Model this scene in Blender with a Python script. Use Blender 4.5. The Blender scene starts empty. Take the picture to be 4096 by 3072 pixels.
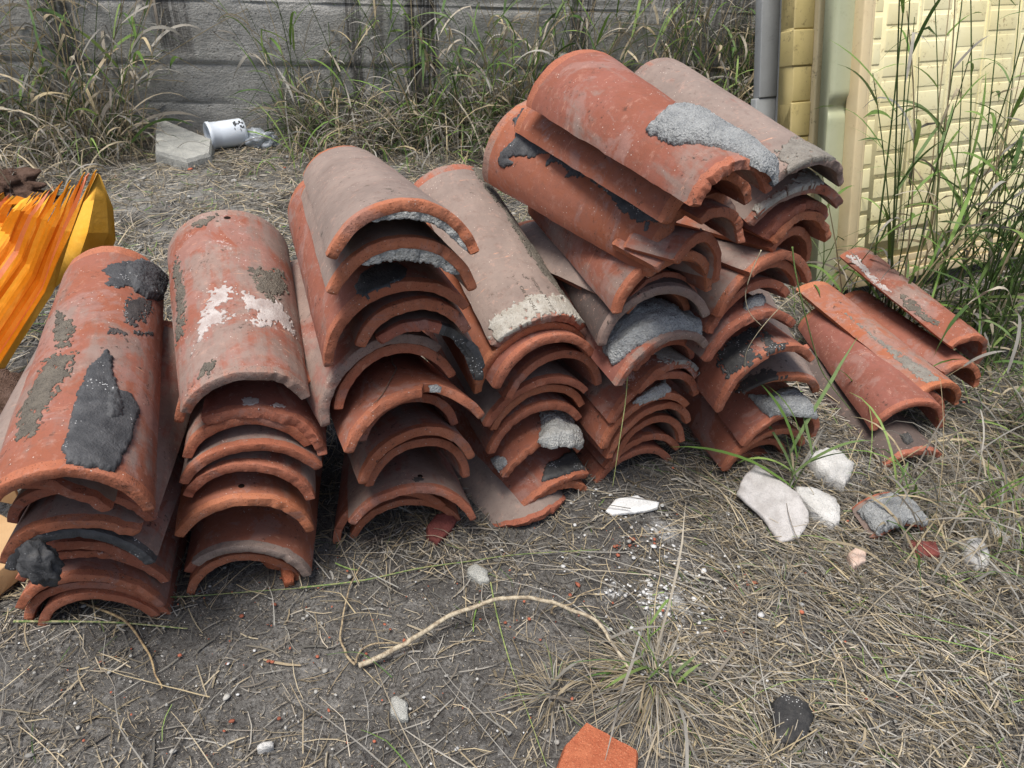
import bpy, bmesh, math, random
import numpy as np
from mathutils import Vector, Matrix, noise
sc = bpy.context.scene
R = math.radians
# ------------------------------------------------------------ camera
PITCH, ROLL = R(36), R(3)
cam = bpy.data.cameras.new('camera'); cam.sensor_width = 36; cam.sensor_fit = 'HORIZONTAL'
cam.lens = 2950/4096*36; cam.clip_start = .02; cam.clip_end = 500
co = bpy.data.objects.new('camera', cam); sc.collection.objects.link(co); sc.camera = co
_f = Vector((0, math.cos(PITCH), -math.sin(PITCH))); _u = Vector((0, math.sin(PITCH), math.cos(PITCH))); _r = Vector((1, 0, 0))
r_ = _r*math.cos(ROLL)+_u*math.sin(ROLL); u_ = _u*math.cos(ROLL)-_r*math.sin(ROLL)
co.matrix_world = Matrix(((r_.x, u_.x, -_f.x, 0), (r_.y, u_.y, -_f.y, 0), (r_.z, u_.z, -_f.z, 1.15), (0, 0, 0, 1)))
# ------------------------------------------------------------ world, sun, exposure
SUN_EL, SUN_AZ = R(74), R(215)
w = bpy.data.worlds.new('World'); sc.world = w; w.use_nodes = True
nt = w.node_tree; bg = nt.nodes['Background']; sky = nt.nodes.new('ShaderNodeTexSky')
sky.sky_type = 'NISHITA'; sky.sun_disc = False; sky.sun_elevation = SUN_EL; sky.sun_rotation = SUN_AZ
sky.air_density = 1.0; sky.dust_density = 4.0; sky.ozone_density = 1.0
nt.links.new(sky.outputs[0], bg.inputs[0]); bg.inputs[1].default_value = .05
sl = bpy.data.lights.new('sun', 'SUN'); sl.energy = 1.5; sl.angle = R(24); sl.color = (1, .97, .93)
so = bpy.data.objects.new('sun', sl); sc.collection.objects.link(so)
# sun_rotation is measured clockwise from +Y in Blender's sky
sd = Vector((math.sin(SUN_AZ)*math.cos(SUN_EL), math.cos(SUN_AZ)*math.cos(SUN_EL), math.sin(SUN_EL)))
so.rotation_euler = sd.to_track_quat('Z', 'Y').to_euler(); so.location = (0, 0, 6)
sc.view_settings.view_transform = 'Standard'; sc.view_settings.look = 'None'
sc.view_settings.exposure = 1.5; sc.view_settings.gamma = 1
# ------------------------------------------------------------ helpers
rng = np.random.default_rng(7); random.seed(7)
def link(o, parent=None):
    sc.collection.objects.link(o)
    if parent: o.parent = parent
    return o
def tag(o, label=None, cat=None, group=None, kind=None):
    if label: o['label'] = label
    if cat: o['category'] = cat
    if group: o['group'] = group
    if kind: o['kind'] = kind
    return o
def empty(name, loc=(0, 0, 0)):
    o = bpy.data.objects.new(name, None); o.empty_display_size = .05; o.location = loc
    return link(o)
def mesh(name, verts, faces, mats, mi=None, smooth=True, parent=None, mw=None):
    m = bpy.data.meshes.new(name); m.from_pydata([tuple(v) for v in verts], [], faces)
    for x in (mats if isinstance(mats, (list, tuple)) else [mats]): m.materials.append(x)
    if mi is not None: m.polygons.foreach_set('material_index', mi)
    if smooth: m.polygons.foreach_set('use_smooth', [True]*len(m.polygons))
    m.update()
    o = bpy.data.objects.new(name, m); link(o, parent)
    if mw is not None: o.matrix_world = mw
    return o
def fb(x, y, z, o=3, lac=2.1):
    s = 0; a = 1; t = 0
    for i in range(o):
        s += a*noise.noise((x, y, z)); t += a; a *= .5; x *= lac; y *= lac; z *= lac
    return s/t
class NT:
    def __init__(s, name):
        s.m = bpy.data.materials.new(name); s.m.use_nodes = True; s.t = s.m.node_tree; s.n = s.t.nodes; s.l = s.t.links
        s.b = s.n['Principled BSDF']
    def new(s, t, **k):
        n = s.n.new(t)
        for a, v in k.items():
            if a in n.inputs.keys() if isinstance(a, str) else False: s.set(n.inputs[a], v)
            else: setattr(n, a, v)
        return n
    def set(s, i, v):
        if hasattr(v, 'links'): s.l.new(v, i)
        else: i.default_value = v
    def attr(s, a): return s.new('ShaderNodeAttribute', attribute_type='OBJECT', attribute_name=a).outputs['Fac']
    def m2(s, op, a, b=0.0, c=None, clamp=False):
        n = s.n.new('ShaderNodeMath'); n.operation = op; n.use_clamp = clamp
        s.set(n.inputs[0], a); s.set(n.inputs[1], b)
        if c is not None: s.set(n.inputs[2], c)
        return n.outputs[0]
    def noi(s, vec, scale, detail=4, rough=.55, dist=0):
        n = s.n.new('ShaderNodeTexNoise'); s.l.new(vec, n.inputs['Vector']); n.inputs['Scale'].default_value = scale
        n.inputs['Detail'].default_value = detail; n.inputs['Roughness'].default_value = rough; n.inputs['Distortion'].default_value = dist
        return n.outputs['Fac']
    def vor(s, vec, scale, feat='F1'):
        n = s.n.new('ShaderNodeTexVoronoi'); n.feature = feat; s.l.new(vec, n.inputs['Vector']); n.inputs['Scale'].default_value = scale
        return n
    def step(s, v, lo, hi):
        n = s.n.new('ShaderNodeMapRange'); n.interpolation_type = 'SMOOTHSTEP'
        s.set(n.inputs[0], v); s.set(n.inputs[1], lo); s.set(n.inputs[2], hi); return n.outputs[0]
    def mix(s, f, a, b):
        n = s.n.new('ShaderNodeMix'); n.data_type = 'RGBA'; s.set(n.inputs[0], f)
        for k, v in ((6, a), (7, b)):
            if isinstance(v, tuple): v = tuple(v)+(1,) if len(v) == 3 else v
            s.set(n.inputs[k], v)
        return n.outputs[2]
    def coords(s, seed=True, sc_=(1, 1, 1)):
        tc = s.new('ShaderNodeTexCoord'); v = tc.outputs['Object']
        if seed:
            c = s.new('ShaderNodeCombineXYZ'); a = s.attr('seed')
            s.l.new(a, c.inputs[0]); s.l.new(a, c.inputs[1]); s.l.new(a, c.inputs[2])
            n = s.n.new('ShaderNodeVectorMath'); n.operation = 'ADD'; s.l.new(v, n.inputs[0]); s.l.new(c.outputs[0], n.inputs[1]); v = n.outputs[0]
        return v
    def scl(s, v, k):
        n = s.n.new('ShaderNodeMapping'); s.l.new(v, n.inputs[0]); n.inputs['Scale'].default_value = k; return n.outputs[0]
    def bump(s, h, strength=.4, dist=.001):
        n = s.n.new('ShaderNodeBump'); n.inputs['Strength'].default_value = strength; n.inputs['Distance'].default_value = dist
        s.l.new(h, n.inputs['Height']); s.l.new(n.outputs[0], s.b.inputs['Normal']); return n
    def done(s, col, rough=.85, spec=.25):
        s.set(s.b.inputs['Base Color'], tuple(col)+(1,) if isinstance(col, tuple) else col)
        s.set(s.b.inputs['Roughness'], rough); s.b.inputs['Specular IOR Level'].default_value = spec
        return s.m
# ------------------------------------------------------------ materials
def mat_clay(edge):
    s = NT('clay_edge' if edge else 'clay_surface'); v = s.coords()
    hue = s.attr('hue'); dust = s.attr('edust' if edge else 'dust'); lime = s.attr('lime')
    big = s.noi(v, 7, 4, .6); mid = s.noi(v, 26, 5, .65); fine = s.noi(v, 260, 3, .6); st = s.noi(s.scl(v, (60, 7, 60)), 1, 3, .6)
    if edge: a, b = s.mix(hue, (.30, .092, .055), (.41, .130, .055)), s.mix(hue, (.36, .12, .075), (.46, .17, .085))
    else: a, b = s.mix(hue, (.185, .060, .044), (.335, .100, .042)), s.mix(hue, (.245, .085, .066), (.31, .112, .066))
    col = s.mix(s.step(s.m2('ADD', s.m2('MULTIPLY', big, .6), s.m2('MULTIPLY', mid, .4)), .38, .62), a, b)
    # weathered mauve bloom with fairly definite outlines
    hz = s.noi(v, 8.5, 7, .68, .8); hm = s.m2('MULTIPLY', s.step(hz, s.m2('SUBTRACT', .60, s.m2('MULTIPLY', dust, .18)), s.m2('SUBTRACT', .66, s.m2('MULTIPLY', dust, .18))), .5 if edge else .62)
    col = s.mix(hm, col, s.mix(mid, (.235, .125, .105), (.36, .215, .18)))
    # grey burnished dust: low clouds broken up by finer ones
    dn = s.m2('ADD', s.m2('MULTIPLY', s.noi(v, 6.5, 7, .66, .6), .80), s.m2('MULTIPLY', st, .28))
    lo = s.m2('SUBTRACT', .80, s.m2('MULTIPLY', dust, .50))
    dm = s.step(dn, lo, s.m2('ADD', lo, .13)); dm = s.m2('MULTIPLY', dm, s.m2('ADD', .42, s.m2('MULTIPLY', dust, .50)))
    dcol = s.mix(s.step(s.noi(v, 10, 6, .7), .30, .72), (.285, .230, .195), (.195, .160, .138))
    if not edge: dcol = s.mix(s.attr('darkd'), dcol, (.075, .066, .060))
    col = s.mix(dm, col, dcol)
    # fine tonal breakup
    col = s.mix(s.m2('MULTIPLY', s.step(s.noi(v, 70, 6, .75), .50, .66), .30), col, (.13, .070, .055))
    col = s.mix(s.m2('MULTIPLY', s.step(s.noi(v, 55, 6, .75), .54, .70), .35), col, (.50, .30, .23))
    col = s.mix(.10, col, (.27, .205, .175))
    # lime bloom and pale flecks
    ln = s.m2('ADD', s.m2('MULTIPLY', s.noi(v, 22, 6, .74, .4), .8), s.m2('MULTIPLY', fine, .25))
    l0 = s.m2('SUBTRACT', .78, s.m2('MULTIPLY', lime, .28))
    lm = s.m2('MULTIPLY', s.step(ln, l0, s.m2('ADD', l0, .08)), .7)
    col = s.mix(lm, col, (.50, .41, .38))
    fl = s.vor(v, 130); fm = s.m2('MULTIPLY', s.step(fl.outputs['Distance'], .16, .08), s.step(s.noi(v, 30, 2), .50, .62))
    col = s.mix(fm, col, (.55, .46, .40))
    # dark grime specks and pits, scratches
    gr = s.m2('MULTIPLY', s.step(s.noi(v, 75, 6, .78), .57, .64), s.step(s.noi(v, 11, 4, .7), .50, .60))
    col = s.mix(s.m2('MULTIPLY', gr, .8), col, (.040, .034, .029))
    if edge:
        pt_ = s.vor(v, 300); col = s.mix(s.m2('MULTIPLY', s.m2('MULTIPLY', s.step(pt_.outputs['Distance'], .30, .15), s.step(fine, .42, .55)), .8), col, (.07, .03, .022))
    scr = s.noi(s.scl(v, (14, 150, 30)), 1, 2, .5, 1.2); sm = s.m2('MULTIPLY', s.step(scr, .68, .72), s.step(mid, .48, .58))
    col = s.mix(s.m2('MULTIPLY', sm, .5), col, (.58, .30, .19))
    h = s.m2('ADD', s.m2('MULTIPLY', fine, .6), s.m2('ADD', s.m2('MULTIPLY', mid, 1.6 if edge else .7), s.m2('MULTIPLY', st, .6)))
    s.bump(h, .7 if edge else .42, .0026 if edge else .0018)
    return s.done(col, .9, .12)
CLAY, EDGE = mat_clay(False), mat_clay(True)
def mat_tar(name, a, b, white, rough):
    s = NT(name); v = s.coords(False); n = s.noi(v, 40, 5, .65); f = s.noi(v, 300, 3, .6)
    col = s.mix(s.step(n, .35, .7), a, b)
    fl = s.m2('MULTIPLY', s.step(s.vor(v, 230).outputs['Distance'], .30, .16), s.step(s.noi(v, 26, 2), .60-white*.2, .68-white*.2))
    col = s.mix(s.m2('MULTIPLY', fl, .9), col, (.6, .6, .58))
    s.bump(s.m2('ADD', s.m2('MULTIPLY', n, 2), f), .6, .003)
    return s.done(col, rough, .4)
def mat_rock(name, a, b, dark, bump=.8, dist=.004, pale=None):
    s = NT(name); v = s.coords(False); n = s.noi(v, 35, 5, .65); f = s.noi(v, 330, 4, .7); g = s.vor(v, 260)
    col = s.mix(s.step(n, .3, .7), a, b)
    col = s.mix(s.m2('MULTIPLY', s.step(f, .52, .66), .55), col, dark)
    if pale: col = s.mix(s.m2('MULTIPLY', s.step(g.outputs['Distance'], .3, .15), .6), col, pale)
    s.bump(s.m2('ADD', s.m2('MULTIPLY', n, 1.4), s.m2('ADD', f, s.m2('MULTIPLY', g.outputs['Distance'], -.5))), bump, dist)
    return s.done(col, .95, .1)
M = {
 'tar': mat_tar('tar', (.045, .046, .048), (.085, .085, .086), .15, .7),
 'tarthin': mat_tar('tar_film', (.040, .036, .034), (.075, .065, .060), .1, .75),
 'tarw': mat_tar('tar_flecked', (.040, .040, .040), (.085, .082, .076), .6, .65),
 'mortar': mat_rock('mortar', (.30, .31, .31), (.42, .43, .42), (.13, .135, .135), 1, .005, (.52, .53, .52)),
 'mortarw': mat_rock('mortar_white', (.42, .42, .39), (.56, .56, .53), (.20, .20, .18), 1, .005, (.66, .66, .63)),
 'limed': mat_rock('limed_crust', (.33, .30, .25), (.46, .44, .39), (.17, .15, .13), .6, .003),
 'lime': mat_rock('lime', (.36, .30, .275), (.50, .46, .43), (.26, .17, .14), .4, .002),
 'dirt': mat_rock('dirt', (.130, .115, .095), (.20, .175, .14), (.035, .030, .026), .9, .004),
 'dirtm': mat_rock('grey_crust', (.19, .17, .145), (.27, .25, .215), (.09, .08, .07), .7, .003),
}
# ------------------------------------------------------------ tiles
class Tile: pass
def surf(t, a, v, off=0.0):
    """point on (or off) the outer face: a in -1..1 across, v metres back from the front edge"""
    k = v/t.L; W = t.W0*(1-k)+t.W1*k; Rr = W/2/math.sin(t.A); th = a*t.A
    wob = t.wob(a, v)
    rr = Rr+wob+off
    return Vector((rr*math.sin(th), v, rr*math.cos(th)-Rr*math.cos(t.A)))
def make_tile(key):
    p, label, hue, dust, lime, o = TILES[key]
    t = Tile(); t.A = p[8]; t.W0, t.W1, t.L = p[6], p[7], p[9]; idx = list(TILES).index(key); sd = idx*3.71+1.3
    t.T = .0155+.0022*random.random(); rough = o.get('rough', .0008)
    t.wob = lambda a, v: .0016*noise.noise((a*2.2+sd, v*9, 1.7))+.0008*noise.noise((a*9+sd, v*30, 3.1))
    NA, NV = 60, 26; T = t.T
    notch = o.get('notch')
    def v0(a):
        e = .0012*noise.noise((a*7, sd, 0))+.0006*noise.noise((a*40, sd, 5))
        e += rough*2.6*abs(fb(a*1.6+sd, sd, 1, 4))+min(rough, .004)*.5*noise.noise((a*11, sd, 2))+o.get('tongue', 0)*a*a
        if notch:
            m = min(max((a-notch[0])/.03, 0), 1)*min(max((notch[1]-a)/.25, 0), 1); e += notch[2]*m
        c = noise.noise((a*6.1, sd, 9)); e += max(0, c-.38)*.013
        c = abs(a); e += .004*max(0, (c-.955)/.045)**2
        return max(e, -.0015)
    def v1(a): return t.L-.003*abs(fb(a*4, sd, 7))-.004*max(0, (abs(a)-.94)/.06)**2
    prof = []   # (which, frac/off, thickness fraction 0 outer..1 inner)
    vs = [0]+[((i+1)/NV)**1.15 for i in range(NV)]
    for f in vs[1:-1]: prof.append(('f', f, 0, 0))
    prof += [('b', .0, .12, 1), ('b', .0, .5, 1), ('b', 0, .88, 1)]
    for f in reversed(vs[1:-1]): prof.append(('f', f, 1, 2))
    prof += [('i', .0008, 1, 1), ('i', 0.0, .93, 1), ('i', -.0003, .5, 1), ('i', .0, .07, 1), ('i', .0009, 0, 1)]
    K = len(prof); V = []; F = []; MI = []
    for j in range(NA+1):
        a = -1+2*j/NA
        side = .0025*noise.noise((sd, 3*j, .5))
        a0, b0 = v0(a), v1(a)
        for (k, f, tf, m) in prof:
            if k == 'f': v = a0+.004+(b0-a0-.006)*f
            elif k == 'b': v = b0-.002*abs(fb(a*9, tf*3, sd))
            else: v = a0+f+(.0004*noise.noise((a*34, tf*9, sd)) if 0 < tf < 1 else 0)+min(rough, .006)*1.0*(noise.noise((a*4, tf*1.6, sd+4))+.35)*(1-tf)
            aa = a
            if j in (0, NA):  # ragged long edges
                aa = a*(1+.012*noise.noise((v*18, sd, a))+min(rough, .004)*3*noise.noise((v*55, sd, a))-.012*abs(2*tf-1)**3)
            V.append(surf(t, aa, v, -T*tf*(1-.12*(abs(a)**6))+(T*.04*noise.noise((a*6, v*30, sd)) if tf == 1 else 0)))
    for j in range(NA):
        for k in range(K):
            k2 = (k+1) % K
            F.append((j*K+k, j*K+k2, (j+1)*K+k2, (j+1)*K+k))
            MI.append(1 if (prof[k][3] == 1 or prof[k2][3] == 1) and not (prof[k][3] == 2 and prof[k2][3] == 2) else 0)
    n = len(vs)-2
    # long side caps: pair outer with inner vertices
    outer = [K-1]+list(range(n))+[n]; inner = [n+4+n-0]+[n+3+(n-1-i) for i in range(n)]+[n+2]
    mid_i = [K-3]; 
    for j, flip in ((0, False), (NA, True)):
        b = j*K
        for q in range(len(outer)-1):
            f = (b+outer[q], b+outer[q+1], b+inner[q+1], b+inner[q])
            F.append(f[::-1] if not flip else f); MI.append(1)
        f = (b+outer[0], b+inner[0], b+K-4, b+K-3, b+K-2); F.append(f[::-1] if not flip else f); MI.append(1)
        f = (b+n, b+n+1, b+n+2); F.append(f if flip else f[::-1]); MI.append(1)
    mats = [CLAY, EDGE]
    if o.get('tarred') or o.get('tarright'):
        mats.append(M['tar'] if o.get('tarred') else M['tarw'])
        for j in range(NA):
            for k in range(n+3+n, K):
                a = -1+2*(j+.5)/NA
                if o.get('tarred') or a > -.1+.15*noise.noise((j, 2, 2)): MI[j*K+k] = 2
    ps, th, ph = p[3:6]
    mw = Matrix.Translation(p[:3]) @ Matrix.Rotation(ps, 4, 'Z') @ Matrix.Rotation(th, 4, 'X') @ Matrix.Rotation(ph, 4, 'Y')
    ob = mesh('clay_tile', V, F, mats, MI, True, None, mw)
    ob.data.validate()
    bm = bmesh.new(); bm.from_mesh(ob.data); bmesh.ops.recalc_face_normals(bm, faces=bm.faces); bm.to_mesh(ob.data); bm.free(); ob.data.set_sharp_from_angle(angle=R(38))
    tag(ob, label, 'clay tile', 'curved clay tiles piled in stacks')
    dust = min(1, dust+.14+.16*random.random()); lime = min(1, lime+.22*random.random()**2); hue = min(1, max(0, hue+random.uniform(-.2, .1)))
    ob['hue'] = float(hue); ob['dust'] = float(dust); ob['lime'] = float(lime); ob['seed'] = sd*1.7
    ob['edust'] = float(o.get('edust', .22)); ob['darkd'] = float(o.get('darkd', 0))
    t.ob = ob; t.mw = mw
    return t
def inpoly(x, y, P):
    c = False; n = len(P); d = 1e9
    for i in range(n):
        x1, y1 = P[i]; x2, y2 = P[(i+1) % n]
        if (y1 > y) != (y2 > y) and x < (x2-x1)*(y-y1)/(y2-y1)+x1: c = not c
        dx, dy = x2-x1, y2-y1; u = max(0, min(1, ((x-x1)*dx+(y-y1)*dy)/(dx*dx+dy*dy+1e-12)))
        d = min(d, math.hypot(x1+u*dx-x, y1+u*dy-y))
    return d if c else -d
def patch(t, name, mat, th, rag, poly, cell=None):
    """raised skin of tar / mortar / lime that follows the tile's own face, ragged outline"""
    ra = t.W0/2/math.sin(t.A)*t.A   # metres per unit a
    thin = mat in ('lime', 'dirt', 'tarthin', 'limed', 'dirtm') or name == 'tar_stain'; cell = cell or (.0016 if thin else .0022)
    P = [(a*ra, v) for a, v in poly]; sd = hash(name) % 17+len(P)+P[0][0]*40
    x0 = min(x for x, y in P)-.012; x1 = max(x for x, y in P)+.012; y0 = max(-.016 if th > .008 else .001, min(y for x, y in P)-.012); y1 = max(y for x, y in P)+.012
    nx, ny = int((x1-x0)/cell)+2, int((y1-y0)/cell)+2
    D = {}; V = []; F = []; top = {}; bot = {}
    def ds(x, y):
        d = inpoly(x, y, P)+rag*(1.1*fb(x*60+sd, y*60, sd, 3)+.9*noise.noise((x*230, y*160, sd)))
        if thin: d = min(d, .012)-.045*max(0, fb(x*95+sd, y*70, sd, 4)-.06)-.012*max(0, noise.noise((x*330, y*330, sd))-.1)
        return d
    for i in range(nx):
        for j in range(ny): D[i, j] = ds(x0+i*cell, y0+j*cell)
    def vert(i, j):
        if (i, j) in top: return top[i, j], bot[i, j]
        x, y = x0+i*cell, y0+j*cell; d = D[i, j]
        h = th*(min(1, max(0, d)/max(th*1.1, .0012)))**.5
        h *= 1+.30*noise.noise((x*45, y*45, sd))*(1 if th > .003 else .5)
        if th > .008: h += .0022*noise.noise((x*260, y*260, 1))+.0015*noise.noise((x*500, y*500, 1))
        a = max(-.995, min(.995, x/ra)); y = min(t.L-.001, y)
        V.append(surf(t, a, y, (max(h, 0)+.00035)*(1 if y > 0 else max(.2, 1+y/.02)))); V.append(surf(t, a, y, -.0012 if y > .002 else -.008))
        top[i, j] = len(V)-2; bot[i, j] = len(V)-1
        return top[i, j], bot[i, j]
    on = lambda i, j: 0 <= i < nx-1 and 0 <= j < ny-1 and (D[i, j]+D[i+1, j]+D[i, j+1]+D[i+1, j+1]) > 0
    for i in range(nx-1):
        for j in range(ny-1):
            if not on(i, j): continue
            c = [vert(i, j), vert(i+1, j), vert(i+1, j+1), vert(i, j+1)]
            F.append([q[0] for q in c])
            for (di, dj, p, q) in ((0, -1, 0, 1), (1, 0, 1, 2), (0, 1, 2, 3), (-1, 0, 3, 0)):
                if not on(i+di, j+dj): F.append([c[p][0], c[p][1], c[q][1], c[q][0]])
    if not F: return
    ob = mesh(name, V, F, M[mat], None, True, None); ob.parent = t.ob
    return ob
def under_mortar(t, a0, a1, th, mat='mortarw', v0=.002, v1=.05):
    """crescent of bedding mortar stuck to the underside just inside the front edge"""
    NA, NR, NVv = 60, 5, 8; V = []; F = []
    for k in range(NVv+1):
        v = v0+(v1-v0)*k/NVv
        for j in range(NA+1):
            a = a0+(a1-a0)*j/NA; s = math.sin(math.pi*j/NA)**.45
            h = th*s*(1+.35*fb(a*5, v*20, 3)+.3*noise.noise((a*28, v*90, 1)))*(1-.5*(k/NVv)**2)
            dv = .004*noise.noise((a*9, k, 4))+.002*noise.noise((a*40, k, 4))
            for r in range(NR+1):
                q = r/NR; rf = .003*noise.noise((a*35, q*5, k*2.))
                V.append(surf(t, a, max(v+dv*(q > 0)-rf*(k == 0)*(0 < q), .0006), -t.T*.97-h*q))
    S = (NR+1)
    def id(k, j, r): return (k*(NA+1)+j)*S+r
    for k in range(NVv):
        for j in range(NA):
            F.append([id(k, j, NR), id(k, j+1, NR), id(k+1, j+1, NR), id(k+1, j, NR)])
    for j in range(NA):
        for r in range(NR):
            F.append([id(0, j, r), id(0, j+1, r), id(0, j+1, r+1), id(0, j, r+1)])
            F.append([id(NVv, j, r), id(NVv, j, r+1), id(NVv, j+1, r+1), id(NVv, j+1, r)])
    ob = mesh('mortar_bed', V, F, M[mat]); ob.parent = t.ob; return ob
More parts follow.
